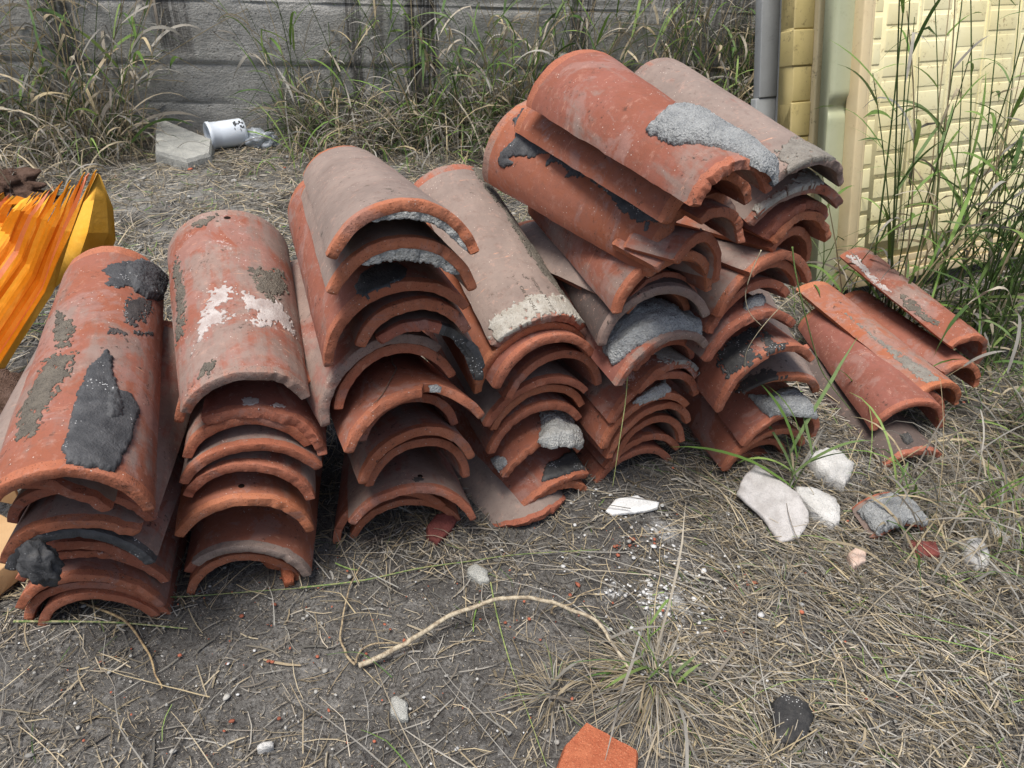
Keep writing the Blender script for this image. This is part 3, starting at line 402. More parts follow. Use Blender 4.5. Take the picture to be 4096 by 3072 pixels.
PATCH=[
('1/top','tar_patch','tar',0.01,0.003,[(0.156,0.5209),(0.32,0.5562),(0.526,0.5724),(0.785,0.5797),(0.99,0.5828),(0.99,0.5828),(0.828,0.4893),(0.51,0.4478),(0.323,0.4463),(0.238,0.4697),(0.17,0.4925)]),
('1/top','tar_patch','tar',0.0015,0.006,[(-0.132,0.4886),(-0.066,0.5101),(0.15,0.5334),(0.375,0.5672),(0.651,0.5828),(0.871,0.5828),(0.534,0.5346),(0.316,0.4654),(0.1,0.4396),(-0.07,0.4449),(-0.024,0.4678)]),
('1/top','tar_stain','tarthin',0.0006,0.012,[(0.207,0.4087),(0.361,0.4388),(0.646,0.4578),(0.627,0.4206),(0.488,0.3794),(0.392,0.3434),(0.249,0.3469),(0.205,0.379)]),
('1/top','tar_stain','tarthin',0.0006,0.006,[(0.033,0.3036),(0.103,0.3233),(0.2,0.3242),(0.26,0.3204),(0.684,0.371),(0.685,0.3607),(0.447,0.3274),(0.194,0.307),(0.074,0.3018)]),
('1/top','tar_patch','tar',0.005,0.004,[(0.107,0.2647),(0.141,0.2507),(0.196,0.2448),(0.197,0.2147),(0.304,0.1762),(0.428,0.1787),(0.525,0.1609),(0.555,0.1398),(0.496,0.0975),(0.499,0.0748),(0.415,0.0444),(0.375,0.0096),(0.25,0.0079),(0.107,0.0081),(-0.042,0.0107),(-0.114,0.035),(-0.093,0.0698),(-0.093,0.103),(-0.096,0.1497),(-0.063,0.1827),(-0.037,0.2146),(0.022,0.2367)]),
('1/top','tar_patch','tar',0.009,0.003,[(0.179,0.1735),(0.292,0.1752),(0.37,0.1432),(0.366,0.1165),(0.249,0.103),(0.187,0.1097),(0.159,0.1423)]),
('1/top','dirt_crust','dirt',0.0012,0.016,[(-0.57,0.2584),(-0.201,0.2513),(-0.214,0.2215),(-0.255,0.1855),(-0.298,0.1544),(-0.371,0.1319),(-0.39,0.0764),(-0.639,0.0798),(-0.723,0.1626)]),
('1/top','dirt_crust','dirt',0.002,0.01,[(-0.674,0.401),(-0.397,0.3506),(-0.307,0.3219),(-0.312,0.2705),(-0.44,0.2687),(-0.569,0.3146)]),
('2/top','lime_stain','lime',0.0008,0.014,[(0.128,0.196),(0.296,0.1822),(0.466,0.1976),(0.617,0.1895),(0.756,0.1679),(0.805,0.1256),(0.651,0.122),(0.499,0.1329),(0.232,0.1038),(0.118,0.1193),(0.231,0.1427),(0.092,0.1476)]),
('2/top','lime_stain','lime',0.0008,0.014,[(-0.431,0.1728),(-0.234,0.1882),(-0.268,0.2134),(-0.093,0.2221),(0.022,0.2037),(-0.025,0.1819),(-0.222,0.158),(-0.012,0.1344),(-0.168,0.1194),(-0.339,0.1212),(-0.395,0.0991),(-0.58,0.0857),(-0.446,0.1316)]),
('2/top','dirt_crust','dirt',0.0012,0.014,[(0.196,0.2688),(0.44,0.2761),(0.713,0.3009),(0.752,0.2471),(0.471,0.1827),(0.283,0.2084)]),
('2/top','dirt_crust','dirt',0.0015,0.01,[(-0.727,0.378),(-0.625,0.3251),(-0.637,0.2293),(-0.7,0.1494),(-0.923,0.1477),(-0.794,0.2386),(-0.815,0.3415)]),
('2/top','dirt_crust','dirt',0.0015,0.008,[(-0.443,0.4322),(-0.089,0.4378),(-0.07,0.4133),(-0.319,0.4076)]),
('2/top','dirt_crust','dirt',0.0015,0.007,[(-0.401,0.0504),(-0.282,0.0407),(-0.262,0.0237),(-0.436,0.0132),(-0.534,0.0199)]),
('2/cracked','paint_splash','lime',0.0008,0.005,[(-0.506,0.0334),(-0.252,0.0337),(-0.265,0.0057),(-0.386,0.0119),(-0.474,0.0181)]),
('2/cracked','paint_splash','lime',0.0008,0.005,[(-0.145,0.0182),(-0.037,0.0307),(0.158,0.0287),(-0.037,0.0165)]),
('3/c3','tar_spot','tar',0.002,0.003,[(-0.19,0.037),(-0.092,0.0603),(0.087,0.0705),(0.269,0.0653),(0.335,0.0421),(0.219,0.0086),(0.036,0.0003),(-0.137,0.0032),(-0.195,0.018)]),
('3/c5','tar_patch','tar',0.004,0.004,[(-0.654,-0.0164),(-0.358,-0.0101),(-0.168,-0.013),(0.059,-0.0262),(0.298,-0.0288),(0.575,-0.0238),(0.731,-0.03),(0.99,0.0736),(0.048,-0.03),(-0.214,-0.03),(-0.463,-0.03)]),
('3/c8','mortar_patch','mortar',0.004,0.003,[(0.185,0.0088),(0.281,0.0133),(0.372,-0.0165),(0.453,-0.03),(0.366,-0.03),(0.245,-0.03)]),
('3/c10','tar_spot','tarthin',0.0008,0.006,[(-0.065,0.0324),(0.052,0.0371),(0.107,0.0219),(-0.03,0.0157)]),
('4/top','mortar_patch','limed',0.0025,0.008,[(-0.904,0.0427),(-0.641,0.0512),(-0.265,0.0547),(0.023,0.061),(0.197,0.0552),(0.805,0.0653),(0.84,-0.03),(0.84,-0.03),(0.633,0.0041),(0.309,0.0038),(-0.019,0.0037),(-0.374,0.0008),(-0.634,-0.0105),(-0.89,-0.0024),(-0.966,0.0188)]),
('4/top','dirt_crust','dirt',0.002,0.007,[(0.358,0.462),(0.841,0.462),(0.661,0.3759),(0.658,0.299),(0.643,0.2419),(0.81,0.2162),(0.773,0.1601),(0.84,0.0707),(0.84,0.0201),(0.84,-0.0024),(0.737,0.0423),(0.51,0.0908),(0.431,0.138),(0.406,0.1849),(0.424,0.2475),(0.491,0.3153),(0.351,0.3725)]),
('4/c9','tar_patch','tarw',0.006,0.003,[(-0.166,0.024),(0.127,0.0533),(0.427,0.0558),(0.99,0.0726),(0.99,0.077),(0.894,0.0139),(0.423,0.0102),(0.06,0.0129)]),
('4/c8','mortar_patch','mortarw',0.022,0.004,[(0.35,0.11),(0.95,0.1),(0.98,0.03),(0.9,0.0),(0.5,-0.012),(0.05,-0.014),(-0.1,0.01),(0.15,0.05)]),
('4/c8','mortar_patch','mortar',0.006,0.003,[(-0.99,0.0644),(-0.837,0.0501),(-0.703,0.0235),(-0.743,0.0113),(-0.99,0.0183),(-0.99,0.0458)]),
('5/top','mortar_patch','mortar',0.018,0.004,[(-0.25,0.17),(0.1,0.19),(0.4,0.17),(0.6,0.12),(0.75,0.05),(0.8,-0.01),(0.6,-0.016),(0.25,-0.014),(0.1,0.02),(-0.15,0.06),(-0.45,0.1),(-0.5,0.16)]),
('5/orange','tar_patch','tar',0.0025,0.006,[(-0.221,0.449),(-0.075,0.4578),(-0.024,0.4364),(-0.076,0.3926),(-0.215,0.3339),(-0.225,0.2593),(-0.281,0.1986),(-0.3,0.1468),(-0.314,0.0531),(-0.339,0.0097),(-0.408,0.0269),(-0.503,0.0601),(-0.489,0.0978),(-0.425,0.1237),(-0.399,0.1653),(-0.362,0.2102),(-0.475,0.2436),(-0.494,0.2519),(-0.406,0.2523),(-0.379,0.292),(-0.488,0.3068),(-0.353,0.3141),(-0.436,0.3434),(-0.485,0.3524),(-0.545,0.3884),(-0.617,0.4179),(-0.599,0.3872),(-0.755,0.41),(-0.669,0.4306),(-0.559,0.4314),(-0.401,0.411),(-0.297,0.4364)]),
('5/orange','tar_patch','tar',0.001,0.001,[(-0.464,0.046),(-0.439,0.0376),(-0.528,0.0327),(-0.555,0.0398)]),
('5/orange','tar_patch','tar',0.001,0.001,[(-0.64,0.0393),(-0.628,0.0349),(-0.733,0.0294),(-0.747,0.0343)]),
('5/c2','lime_stain','lime',0.0008,0.003,[(-0.819,0.0879),(-0.741,0.0747),(-0.829,0.0694),(-0.868,0.0789)]),
('5/mortar','mortar_patch','mortar',0.019,0.004,[(-0.75,0.07),(-0.6,0.11),(-0.2,0.13),(0.3,0.12),(0.8,0.08),(0.95,0.03),(0.7,0.005),(0.3,0.01),(-0.1,0.012),(-0.5,0.02),(-0.8,0.03)]),
('5/pink','lime_stain','limed',0.0015,0.008,[(-0.189,0.0476),(0.398,0.0849),(0.6,0.12),(0.6,0.0974),(0.6,0.0257),(0.906,0.0042),(0.21,-0.005),(-0.171,0.0066),(-0.257,0.0196)]),
('5/c14','mortar_patch','mortarw',0.012,0.003,[(-0.177,0.009),(0.046,0.0161),(0.659,0.0498),(0.9,0.2413),(0.9,0.1942),(0.472,0.0047),(0.168,-0.0055),(-0.123,0.0008)]),
('5/c4q','mortar_patch','mortar',0.012,0.003,[(0.0,0.0904),(0.0,0.108),(0.0,0.108),(0.0,0.1053),(0.0,0.0085),(0.0,0.0195),(0.0,0.0627)]),
('6/top','mortar_patch','dirtm',0.002,0.008,[(-0.553,0.0594),(0.098,0.081),(0.3,0.0175),(0.3,-0.03),(0.3,-0.03),(0.611,-0.0257),(0.133,-0.019),(0.038,-0.0052),(-0.28,-0.0083),(-0.565,-0.0186),(-0.811,-0.0243),(-0.741,-0.0001)]),
('6/c2','mortar_patch','limed',0.003,0.006,[(-0.148,0.0209),(0.6,0.0885),(0.6,0.1175),(0.6,0.0623),(0.337,0.0039),(-0.238,-0.0073),(-0.494,-0.0116),(-0.74,-0.0113),(-0.874,-0.0016),(-0.799,0.0236),(-0.482,0.0117)]),
('6/c9','mortar_patch','mortar',0.014,0.003,[(-0.025,0.0323),(0.163,0.0553),(0.6,0.089),(0.6,0.1),(0.6,0.1),(0.6,0.1),(0.6,0.1),(0.6,0.0618),(0.6,0.0106),(0.6,0.0349),(0.6,0.0603),(0.314,0.0267),(-0.014,0.0233)]),
('6/tar','tar_stain','tarw',0.0012,0.012,[(-0.454,0.0747),(-0.232,0.0845),(0.011,0.0844),(0.18,0.0899),(0.26,0.0774),(0.154,0.0477),(0.003,0.0543),(-0.077,0.0193),(-0.035,0.0006),(-0.194,-0.0047),(-0.314,0.0093),(-0.545,0.0135),(-0.501,0.0408),(-0.498,0.0623)]),
('6/tar','tar_stain','tarw',0.0012,0.01,[(0.287,0.0824),(0.276,0.0443),(0.223,0.0168),(0.372,0.0094),(0.229,-0.0078),(0.139,0.0005),(0.002,-0.0052),(0.075,0.0321)]),
('6/grey','tar_stain','tarthin',0.0006,0.012,[(-0.99,0.0151),(-0.759,0.0306),(-0.493,0.0319),(-0.268,0.0255),(-0.149,-0.0077),(-0.235,-0.03),(-0.54,-0.03),(-0.736,-0.0164)]),
('6/c12','mortar_patch','mortar',0.018,0.003,[(-0.463,0.092),(-0.247,0.0626),(0.284,0.0817),(0.3,0.0299),(0.3,-0.03),(0.3,-0.03),(-0.183,-0.0034),(-0.423,0.0106),(-0.46,0.0352),(-0.455,0.0649)]),
('7/t1','lime_stain','lime',0.0008,0.006,[(-0.885,0.4443),(-0.677,0.4262),(-0.823,0.3432),(-0.85,0.2869),(-0.845,0.2372),(-0.956,0.2591),(-0.99,0.3055),(-0.908,0.3711),(-0.89,0.4222)]),
('7/t1','dirt_crust','dirt',0.0012,0.008,[(-0.771,0.2292),(-0.682,0.1814),(-0.761,0.1125),(-0.667,0.0751),(-0.856,0.0714),(-0.922,0.1303),(-0.945,0.1863)]),
('7/t3','dirt_crust','dirtm',0.001,0.009,[(-0.643,0.3534),(-0.641,0.2749),(-0.608,0.1987),(-0.555,0.1394),(-0.429,0.0802),(-0.35,0.0133),(-0.744,0.0151),(-0.809,0.0878),(-0.718,0.1629),(-0.693,0.2332)]),
('7/t6','mortar_knob','tarw',0.01,0.003,[(0.009,0.0611),(0.261,0.0641),(0.192,0.0334),(-0.025,0.0282),(-0.058,0.0408)]),
]
G={
'plaster_sliver':[(0.216,1.128),(0.239,1.161),(0.288,1.173),(0.304,1.163),(0.333,1.157),(0.328,1.142),(0.298,1.132),(0.259,1.124),(0.229,1.118)],
'big_slab':[(0.529,1.23),(0.563,1.264),(0.606,1.225),(0.64,1.195),(0.653,1.144),(0.646,1.116),(0.616,1.077),(0.572,1.062),(0.55,1.12),(0.504,1.177)],
'mid_rock':[(0.643,1.216),(0.677,1.219),(0.723,1.19),(0.727,1.161),(0.714,1.124),(0.695,1.11),(0.67,1.132),(0.657,1.169),(0.64,1.195)],
'top_rock':[(0.698,1.322),(0.747,1.349),(0.78,1.338),(0.801,1.3),(0.783,1.264),(0.759,1.234),(0.727,1.249),(0.708,1.279)],
'right_rock':[(0.964,1.088),(0.986,1.106),(1.007,1.103),(1.003,1.058),(0.982,1.02),(0.96,1.022),(0.949,1.052)],
'far_rock':[(1.065,1.165),(1.086,1.178),(1.104,1.138),(1.083,1.116),(1.06,1.125)],
'pink_stone':[(0.699,1.031),(0.723,1.052),(0.744,1.046),(0.731,1.017),(0.701,1.0)],
'brick':[(0.141,0.65),(0.174,0.632),(0.221,0.608),(0.214,0.559),(0.087,0.559),(0.106,0.61)],
'tar_lump':[(0.457,0.692),(0.49,0.715),(0.521,0.699),(0.524,0.674),(0.502,0.645),(0.474,0.628),(0.45,0.638)],
'grey_stone':[(-0.171,0.672),(-0.164,0.678),(-0.145,0.667),(-0.139,0.639),(-0.148,0.637),(-0.168,0.647)],
'round_stone':[(-0.069,0.952),(-0.052,0.963),(-0.028,0.948),(-0.024,0.924),(-0.041,0.918),(-0.068,0.938)],
'chip':[(-0.365,0.584),(-0.357,0.591),(-0.344,0.592),(-0.341,0.584),(-0.356,0.576),(-0.363,0.577)],
'shard':[(-0.162,1.05),(-0.145,1.08),(-0.121,1.092),(-0.1,1.075),(-0.11,1.05),(-0.137,1.012),(-0.157,1.026)],
'red1':[(-0.469,0.943),(-0.427,0.952),(-0.416,0.94),(-0.431,0.928),(-0.454,0.931)],
'red2':[(-0.426,0.924),(-0.415,0.931),(-0.396,0.913),(-0.395,0.898),(-0.411,0.891)],
'slab_back':[(-1.701,3.406),(-1.374,3.22),(-1.336,3.082),(-1.405,2.998),(-1.56,3.05)],
'curved':[(0.763,1.125),(0.912,1.138)],
'cup':[(-1.405,3.273),(-1.266,3.273)],
'cup_far':[(-1.224,3.32),(-1.222,3.394)],
'bundle':[(-1.383,1.624),(-1.426,1.955),(-1.465,2.428)],
'cardb':[(-0.914,0.833),(-0.941,0.936)],
'bark':[(-2.003,2.671),(-1.911,2.695)],
'bark2':[(-1.317,1.513),(-1.319,1.624)],
'crumbs':[(0.294,0.897),(0.332,0.906),(0.214,0.924),(0.391,0.889),(0.348,1.011),(0.339,1.094),(0.152,1.192)],
'greentuft':[(0.262,0.757),(0.328,0.732)],
'reeds':[(1.1,1.955),(1.222,1.882),(1.276,1.684),(1.376,1.624)],
'leftgrass':[(-2.272,3.126),(-1.947,3.126),(-1.873,3.316)],
'branch':[(-0.237,0.728),(-0.19,0.748),(-0.154,0.765),(-0.119,0.791),(-0.082,0.815),(-0.03,0.84),(0.004,0.85),(0.05,0.853),(0.091,0.85),(0.145,0.834),(0.183,0.815),(0.174,0.819),(0.196,0.788),(0.215,0.758),(0.232,0.732),(0.219,0.742),(0.242,0.688),(0.254,0.618),(0.271,0.601)],
'branch_a':[(-0.242,0.728),(-0.264,0.75),(-0.278,0.779),(-0.283,0.815),(-0.285,0.873),(-0.282,0.913),(-0.267,0.967),(-0.251,0.976)],
'branch_b':[(-0.242,0.731),(-0.235,0.759),(-0.214,0.771),(-0.171,0.776)],
'branch_c':[(0.095,0.853),(0.102,0.869),(0.133,0.876),(0.147,0.896),(0.19,0.917)],
'stem1':[(-0.857,0.781),(-0.79,0.786),(-0.681,0.79),(-0.551,0.785)],
'stem2':[(-0.776,0.836),(-0.712,0.841),(-0.586,0.852),(-0.466,0.87),(-0.379,0.885)],
'stem3':[(-0.379,0.886),(-0.267,0.91),(-0.165,0.945),(-0.067,0.97),(0.034,0.995),(0.196,1.017)],
'stem4':[(-0.021,0.92),(-0.007,0.853),(0.012,0.782),(0.035,0.712),(0.056,0.654),(0.084,0.574)],
'stem5':[(-0.764,0.831),(-0.674,0.797),(-0.607,0.743),(-0.569,0.693),(-0.548,0.669)],
}
TWIG=[[0.136, 0.1774], [0.024, 0.1214], [0.019, 0.0983], [-0.142, 0.0522], [-0.298, 0.0211], [-0.393, 0.0103]]
HANG={'h1':[(0.215,1.13,0.361),(0.217,1.12,0.304),(0.214,1.1,0.26),(0.211,1.08,0.201),(0.208,1.06,0.144)],'h2':[(0.493,1.24,0.588),(0.506,1.23,0.548),(0.529,1.22,0.495),(0.554,1.22,0.445),(0.604,1.22,0.35),(0.643,1.22,0.301),(0.674,1.22,0.269),(0.7,1.22,0.243)],'h3':[(0.425,1.2,0.597),(0.418,1.2,0.552),(0.418,1.2,0.506),(0.435,1.2,0.469),(0.462,1.2,0.444)],'h4':[(0.513,1.2,0.518),(0.489,1.195,0.494),(0.462,1.185,0.457),(0.443,1.175,0.422),(0.437,1.17,0.395),(0.443,1.165,0.36)]}
SHEETS=[((-1.247,1.35,0.038),(-1.055,1.45,0.289),(-0.97,1.47,0.426),(-0.91,1.5,0.553)),((-1.252,1.364,0.051),(-1.065,1.464,0.289),(-0.987,1.484,0.426),(-0.931,1.514,0.526)),((-1.255,1.377,0.063),(-1.079,1.477,0.288),(-1.003,1.497,0.427),(-0.945,1.527,0.534)),((-1.263,1.391,0.07),(-1.092,1.491,0.287),(-1.016,1.511,0.423),(-0.962,1.541,0.53)),((-1.267,1.405,0.081),(-1.103,1.505,0.29),(-1.029,1.525,0.409),(-0.981,1.555,0.5)),((-1.269,1.418,0.093),(-1.119,1.518,0.285),(-1.041,1.538,0.414),(-0.997,1.568,0.496)),((-1.274,1.432,0.107),(-1.131,1.532,0.286),(-1.063,1.552,0.401),(-1.02,1.582,0.482)),((-1.275,1.445,0.119),(-1.143,1.545,0.287),(-1.075,1.565,0.402),(-1.034,1.595,0.488)),((-1.28,1.459,0.132),(-1.152,1.559,0.293),(-1.088,1.579,0.401),(-1.048,1.609,0.468)),((-1.286,1.473,0.141),(-1.167,1.573,0.291),(-1.108,1.593,0.398),(-1.073,1.623,0.451)),((-1.288,1.486,0.156),(-1.18,1.586,0.291),(-1.118,1.606,0.395),(-1.081,1.636,0.467)),((-1.292,1.5,0.166),(-1.196,1.6,0.291),(-1.142,1.62,0.386),(-1.1,1.65,0.452)),((-1.3,1.514,0.173),(-1.208,1.614,0.294),(-1.158,1.634,0.385),(-1.129,1.664,0.429)),((-1.305,1.527,0.184),(-1.223,1.627,0.295),(-1.173,1.647,0.383),(-1.136,1.677,0.435)),((-1.307,1.541,0.198),(-1.232,1.641,0.302),(-1.18,1.661,0.381),(-1.165,1.691,0.419)),((-1.309,1.555,0.21),(-1.247,1.655,0.301),(-1.206,1.675,0.373),(-1.181,1.705,0.398)),((-1.311,1.568,0.222),(-1.257,1.668,0.3),(-1.217,1.688,0.373),(-1.197,1.718,0.4)),((-1.318,1.582,0.237),(-1.269,1.682,0.306),(-1.233,1.702,0.367),(-1.216,1.732,0.396)),((-1.317,1.596,0.251),(-1.284,1.696,0.306),(-1.256,1.716,0.361),(-1.238,1.746,0.388)),((-1.325,1.609,0.263),(-1.301,1.709,0.306),(-1.27,1.729,0.352),(-1.26,1.759,0.348)),((-1.329,1.623,0.274),(-1.313,1.723,0.309),(-1.284,1.743,0.352),(-1.274,1.773,0.361)),((-1.331,1.636,0.286),(-1.326,1.736,0.315),(-1.299,1.756,0.358),(-1.294,1.786,0.351)),((-1.336,1.65,0.301),(-1.338,1.75,0.316),(-1.316,1.77,0.35),(-1.324,1.8,0.327)),((-1.341,1.664,0.308),(-1.349,1.764,0.315),(-1.334,1.784,0.346),(-1.335,1.814,0.337)),((-1.342,1.677,0.324),(-1.365,1.777,0.322),(-1.347,1.797,0.345),(-1.366,1.827,0.297)),((-1.344,1.691,0.339),(-1.374,1.791,0.322),(-1.373,1.811,0.337),(-1.385,1.841,0.306)),((-1.347,1.705,0.349),(-1.394,1.805,0.324),(-1.385,1.825,0.337),(-1.408,1.855,0.286)),((-1.353,1.718,0.364),(-1.406,1.818,0.323),(-1.407,1.838,0.33),(-1.429,1.868,0.275)),((-1.356,1.732,0.376),(-1.416,1.832,0.33),(-1.42,1.852,0.337),(-1.456,1.882,0.254)),((-1.359,1.746,0.386),(-1.428,1.846,0.336),(-1.436,1.866,0.324),(-1.466,1.896,0.256)),((-1.362,1.759,0.403),(-1.442,1.859,0.337),(-1.453,1.879,0.326),(-1.489,1.909,0.234))]
FRONT=[[(-0.902,1.5,0.555),(-0.931,1.47,0.5),(-0.964,1.44,0.432),(-1.024,1.42,0.317)],[(-0.912,1.52,0.546),(-0.908,1.47,0.507),(-0.918,1.43,0.45),(-0.959,1.41,0.369)],[(-0.917,1.53,0.539),(-0.901,1.5,0.49),(-0.899,1.47,0.433),(-0.929,1.44,0.374)],[(-0.928,1.55,0.53),(-0.92,1.55,0.456),(-0.924,1.53,0.386),(-0.926,1.5,0.369)]]
TL = {k: make_tile(k) for k in TILES}
for (k, n, mat, th, rag, poly) in PATCH: patch(TL[k], n, mat, th, rag, poly)
under_mortar(TL['3/top'], -.42, .93, .011)
under_mortar(TL['3/c2'], -.55, .74, .019)
under_mortar(TL['3/c5'], .2, .97, .006, 'tarw')
def nail_hole(k, a, v, r=.0045):
    t = TL[k]; V = [surf(t, a, v, .0006)]; n = 14; ra = t.W0/2/math.sin(t.A)*t.A
    m = NT('hole_shadow').done((.02, .014, .012), 1, 0) if 'hole' not in M else M['hole']; M['hole'] = m
    for i in range(n):
        q = i*2*math.pi/n; V.append(surf(t, a+math.cos(q)*r/ra, v+math.sin(q)*r, .0006))
    for i in range(n):
        q = i*2*math.pi/n; V.append(surf(t, a+math.cos(q)*r*1.35/ra, v+math.sin(q)*r*1.35, -.0006))
    F = [(0, 1+i, 1+(i+1) % n) for i in range(n)]+[(1+i, 1+n+i, 1+n+(i+1) % n, 1+(i+1) % n) for i in range(n)]
    o = mesh('nail_hole', V, F, m); o.parent = t.ob
for k, a, v in (('6/c2', .157, .028), ('2/top', .03, .424), ('2/c6', -.08, .034), ('3/c10', .054, .0386)): nail_hole(k, a, v)
# pressed stamp on the long dusty tile
def stamp(t, txt, a0, v0, v1, size):
    cu = bpy.data.curves.new('stamp_text', 'FONT'); cu.body = txt; cu.size = size; cu.extrude = .0001
    o = bpy.data.objects.new('tmp', cu); sc.collection.objects.link(o)
    bpy.context.view_layer.update()
    me = bpy.data.meshes.new_from_object(o.evaluated_get(bpy.context.evaluated_depsgraph_get())); bpy.data.objects.remove(o)
    xs = [v.co.x for v in me.vertices]; wdt = max(xs); ra = t.W0/2/math.sin(t.A)*t.A
    for v in me.vertices:
        vv = v0+(v1-v0)*v.co.x/wdt; aa = a0+v.co.y/ra
        z = .0032 if vv < .05 else .0008
        v.co = surf(t, aa, vv, z+v.co.z)
    me.materials.clear(); me.materials.append(M['dirt'])
    ob = bpy.data.objects.new('stamped_text', me); link(ob, t.ob)
stamp(TL['4/top'], 'OR IANMU', -.16, .086, .020, .010)
stamp(TL['4/top'], 'GCZHN ITTET', .12, .104, .012, .008)
# tar lump hanging at the left of the leftmost stack
def lump(name, pts_r, mat, sub=3, amp=.25, freq=30, flat=None, seed=0, ridge=0):
    bm = bmesh.new(); bmesh.ops.create_icosphere(bm, subdivisions=sub, radius=1)
    c, r = pts_r
    for v in bm.verts:
        n = v.co.normalized()
        d = 1+amp*fb(n.x*1.7+seed, n.y*1.7, n.z*1.7, 3)*2+ridge*abs(noise.noise((n.x*5+seed, n.y*5, n.z*2)))
        q = Vector((n.x*r[0]*d, n.y*r[1]*d, n.z*r[2]*d)); q += n*.0012*noise.noise(q*400)
        v.co = q+Vector(c)
    me = bpy.data.meshes.new(name); bm.to_mesh(me); bm.free(); me.materials.append(mat)
    me.polygons.foreach_set('use_smooth', [True]*len(me.polygons))
    return link(bpy.data.objects.new(name, me))
# ------------------------------------------------------------ ground
def sink(x, y):
    k = min(max((x-.80)/.30, 0), 1)*min(max((y-.95)/.35, 0), 1); return -.065*k*k*(3-2*k)   # the soil falls away at the right
def gh(x, y): return sink(x, y)+.006*fb(x*3, y*3, 0, 3)+.0025*noise.noise((x*22, y*22, 4))
def mat_soil():
    s = NT('soil'); tc = s.new('ShaderNodeTexCoord'); v = tc.outputs['Object']
    a = s.noi(v, 3.5, 5, .6); b = s.noi(v, 26, 6, .7); c = s.noi(v, 190, 4, .7)
    col = s.mix(s.step(a, .35, .65), (.085, .081, .075), (.155, .148, .136))
    col = s.mix(s.m2('MULTIPLY', s.step(b, .50, .68), .6), col, (.27, .262, .245))
    col = s.mix(s.m2('MULTIPLY', s.step(c, .52, .40), .7), col, (.045, .041, .037))
    for sc_, r0, cc, k in ((210, .24, (.42, .40, .36), .56), (420, .30, (.34, .31, .27), .5), (95, .13, (.50, .49, .46), .62)):
        vr = s.vor(v, sc_); m = s.m2('MULTIPLY', s.step(vr.outputs['Distance'], r0, r0*.6), s.step(s.noi(v, sc_*.13, 2), k, k+.06))
        col = s.mix(m, col, cc)
    col = s.mix(s.m2('MULTIPLY', s.step(s.noi(v, 5, 5, .7), .60, .72), .5), col, (.34, .33, .31))
    sp_ = s.new('ShaderNodeSeparateXYZ'); s.l.new(v, sp_.inputs[0])
    back = s.m2('MULTIPLY', s.step(sp_.outputs[1], 1.7, 2.4), s.step(s.noi(v, 3, 4), .35, .6)); col = s.mix(s.m2('MULTIPLY', back, .45), col, (.34, .335, .31))
    # plaster dust trodden into the soil
    pd = None
    for (cx_, cy_, r_d) in ((.300, .900, .055), (.345, .905, .045), (.335, 1.09, .04), (.215, .925, .025)):
        dv = s.n.new('ShaderNodeVectorMath'); dv.operation = 'DISTANCE'; s.l.new(v, dv.inputs[0]); dv.inputs[1].default_value = (cx_, cy_, 0)
        m_ = s.step(s.m2('ADD', dv.outputs['Value'], s.m2('MULTIPLY', s.m2('SUBTRACT', s.noi(v, 45, 5, .7), .5), .09)), r_d, r_d*.2); pd = m_ if pd is None else s.m2('MAXIMUM', pd, m_)
    col = s.mix(s.m2('MULTIPLY', pd, .7), col, (.62, .62, .60))
    s.bump(s.m2('ADD', s.m2('MULTIPLY', b, 2), c), .9, .006)
    return s.done(col, .98, .08)
def grid_ground():
    xs = np.concatenate([[-60, -20, -8, -4], np.arange(-2.8, 3.01, .03), [4, 8, 20, 60]]); ys = np.concatenate([[-60, -20, -6, -1], np.arange(.2, 4.2, .03), [6, 10, 25, 60]])
    V = [(x, y, gh(x, y)-.004) for y in ys for x in xs]; n = len(xs)
    F = [(j*n+i, j*n+i+1, (j+1)*n+i+1, (j+1)*n+i) for j in range(len(ys)-1) for i in range(n-1)]
    return tag(mesh('ground', V, F, mat_soil()), 'dark dry soil with fine pale grit under the tiles', 'ground', None, 'structure')
grid_ground()
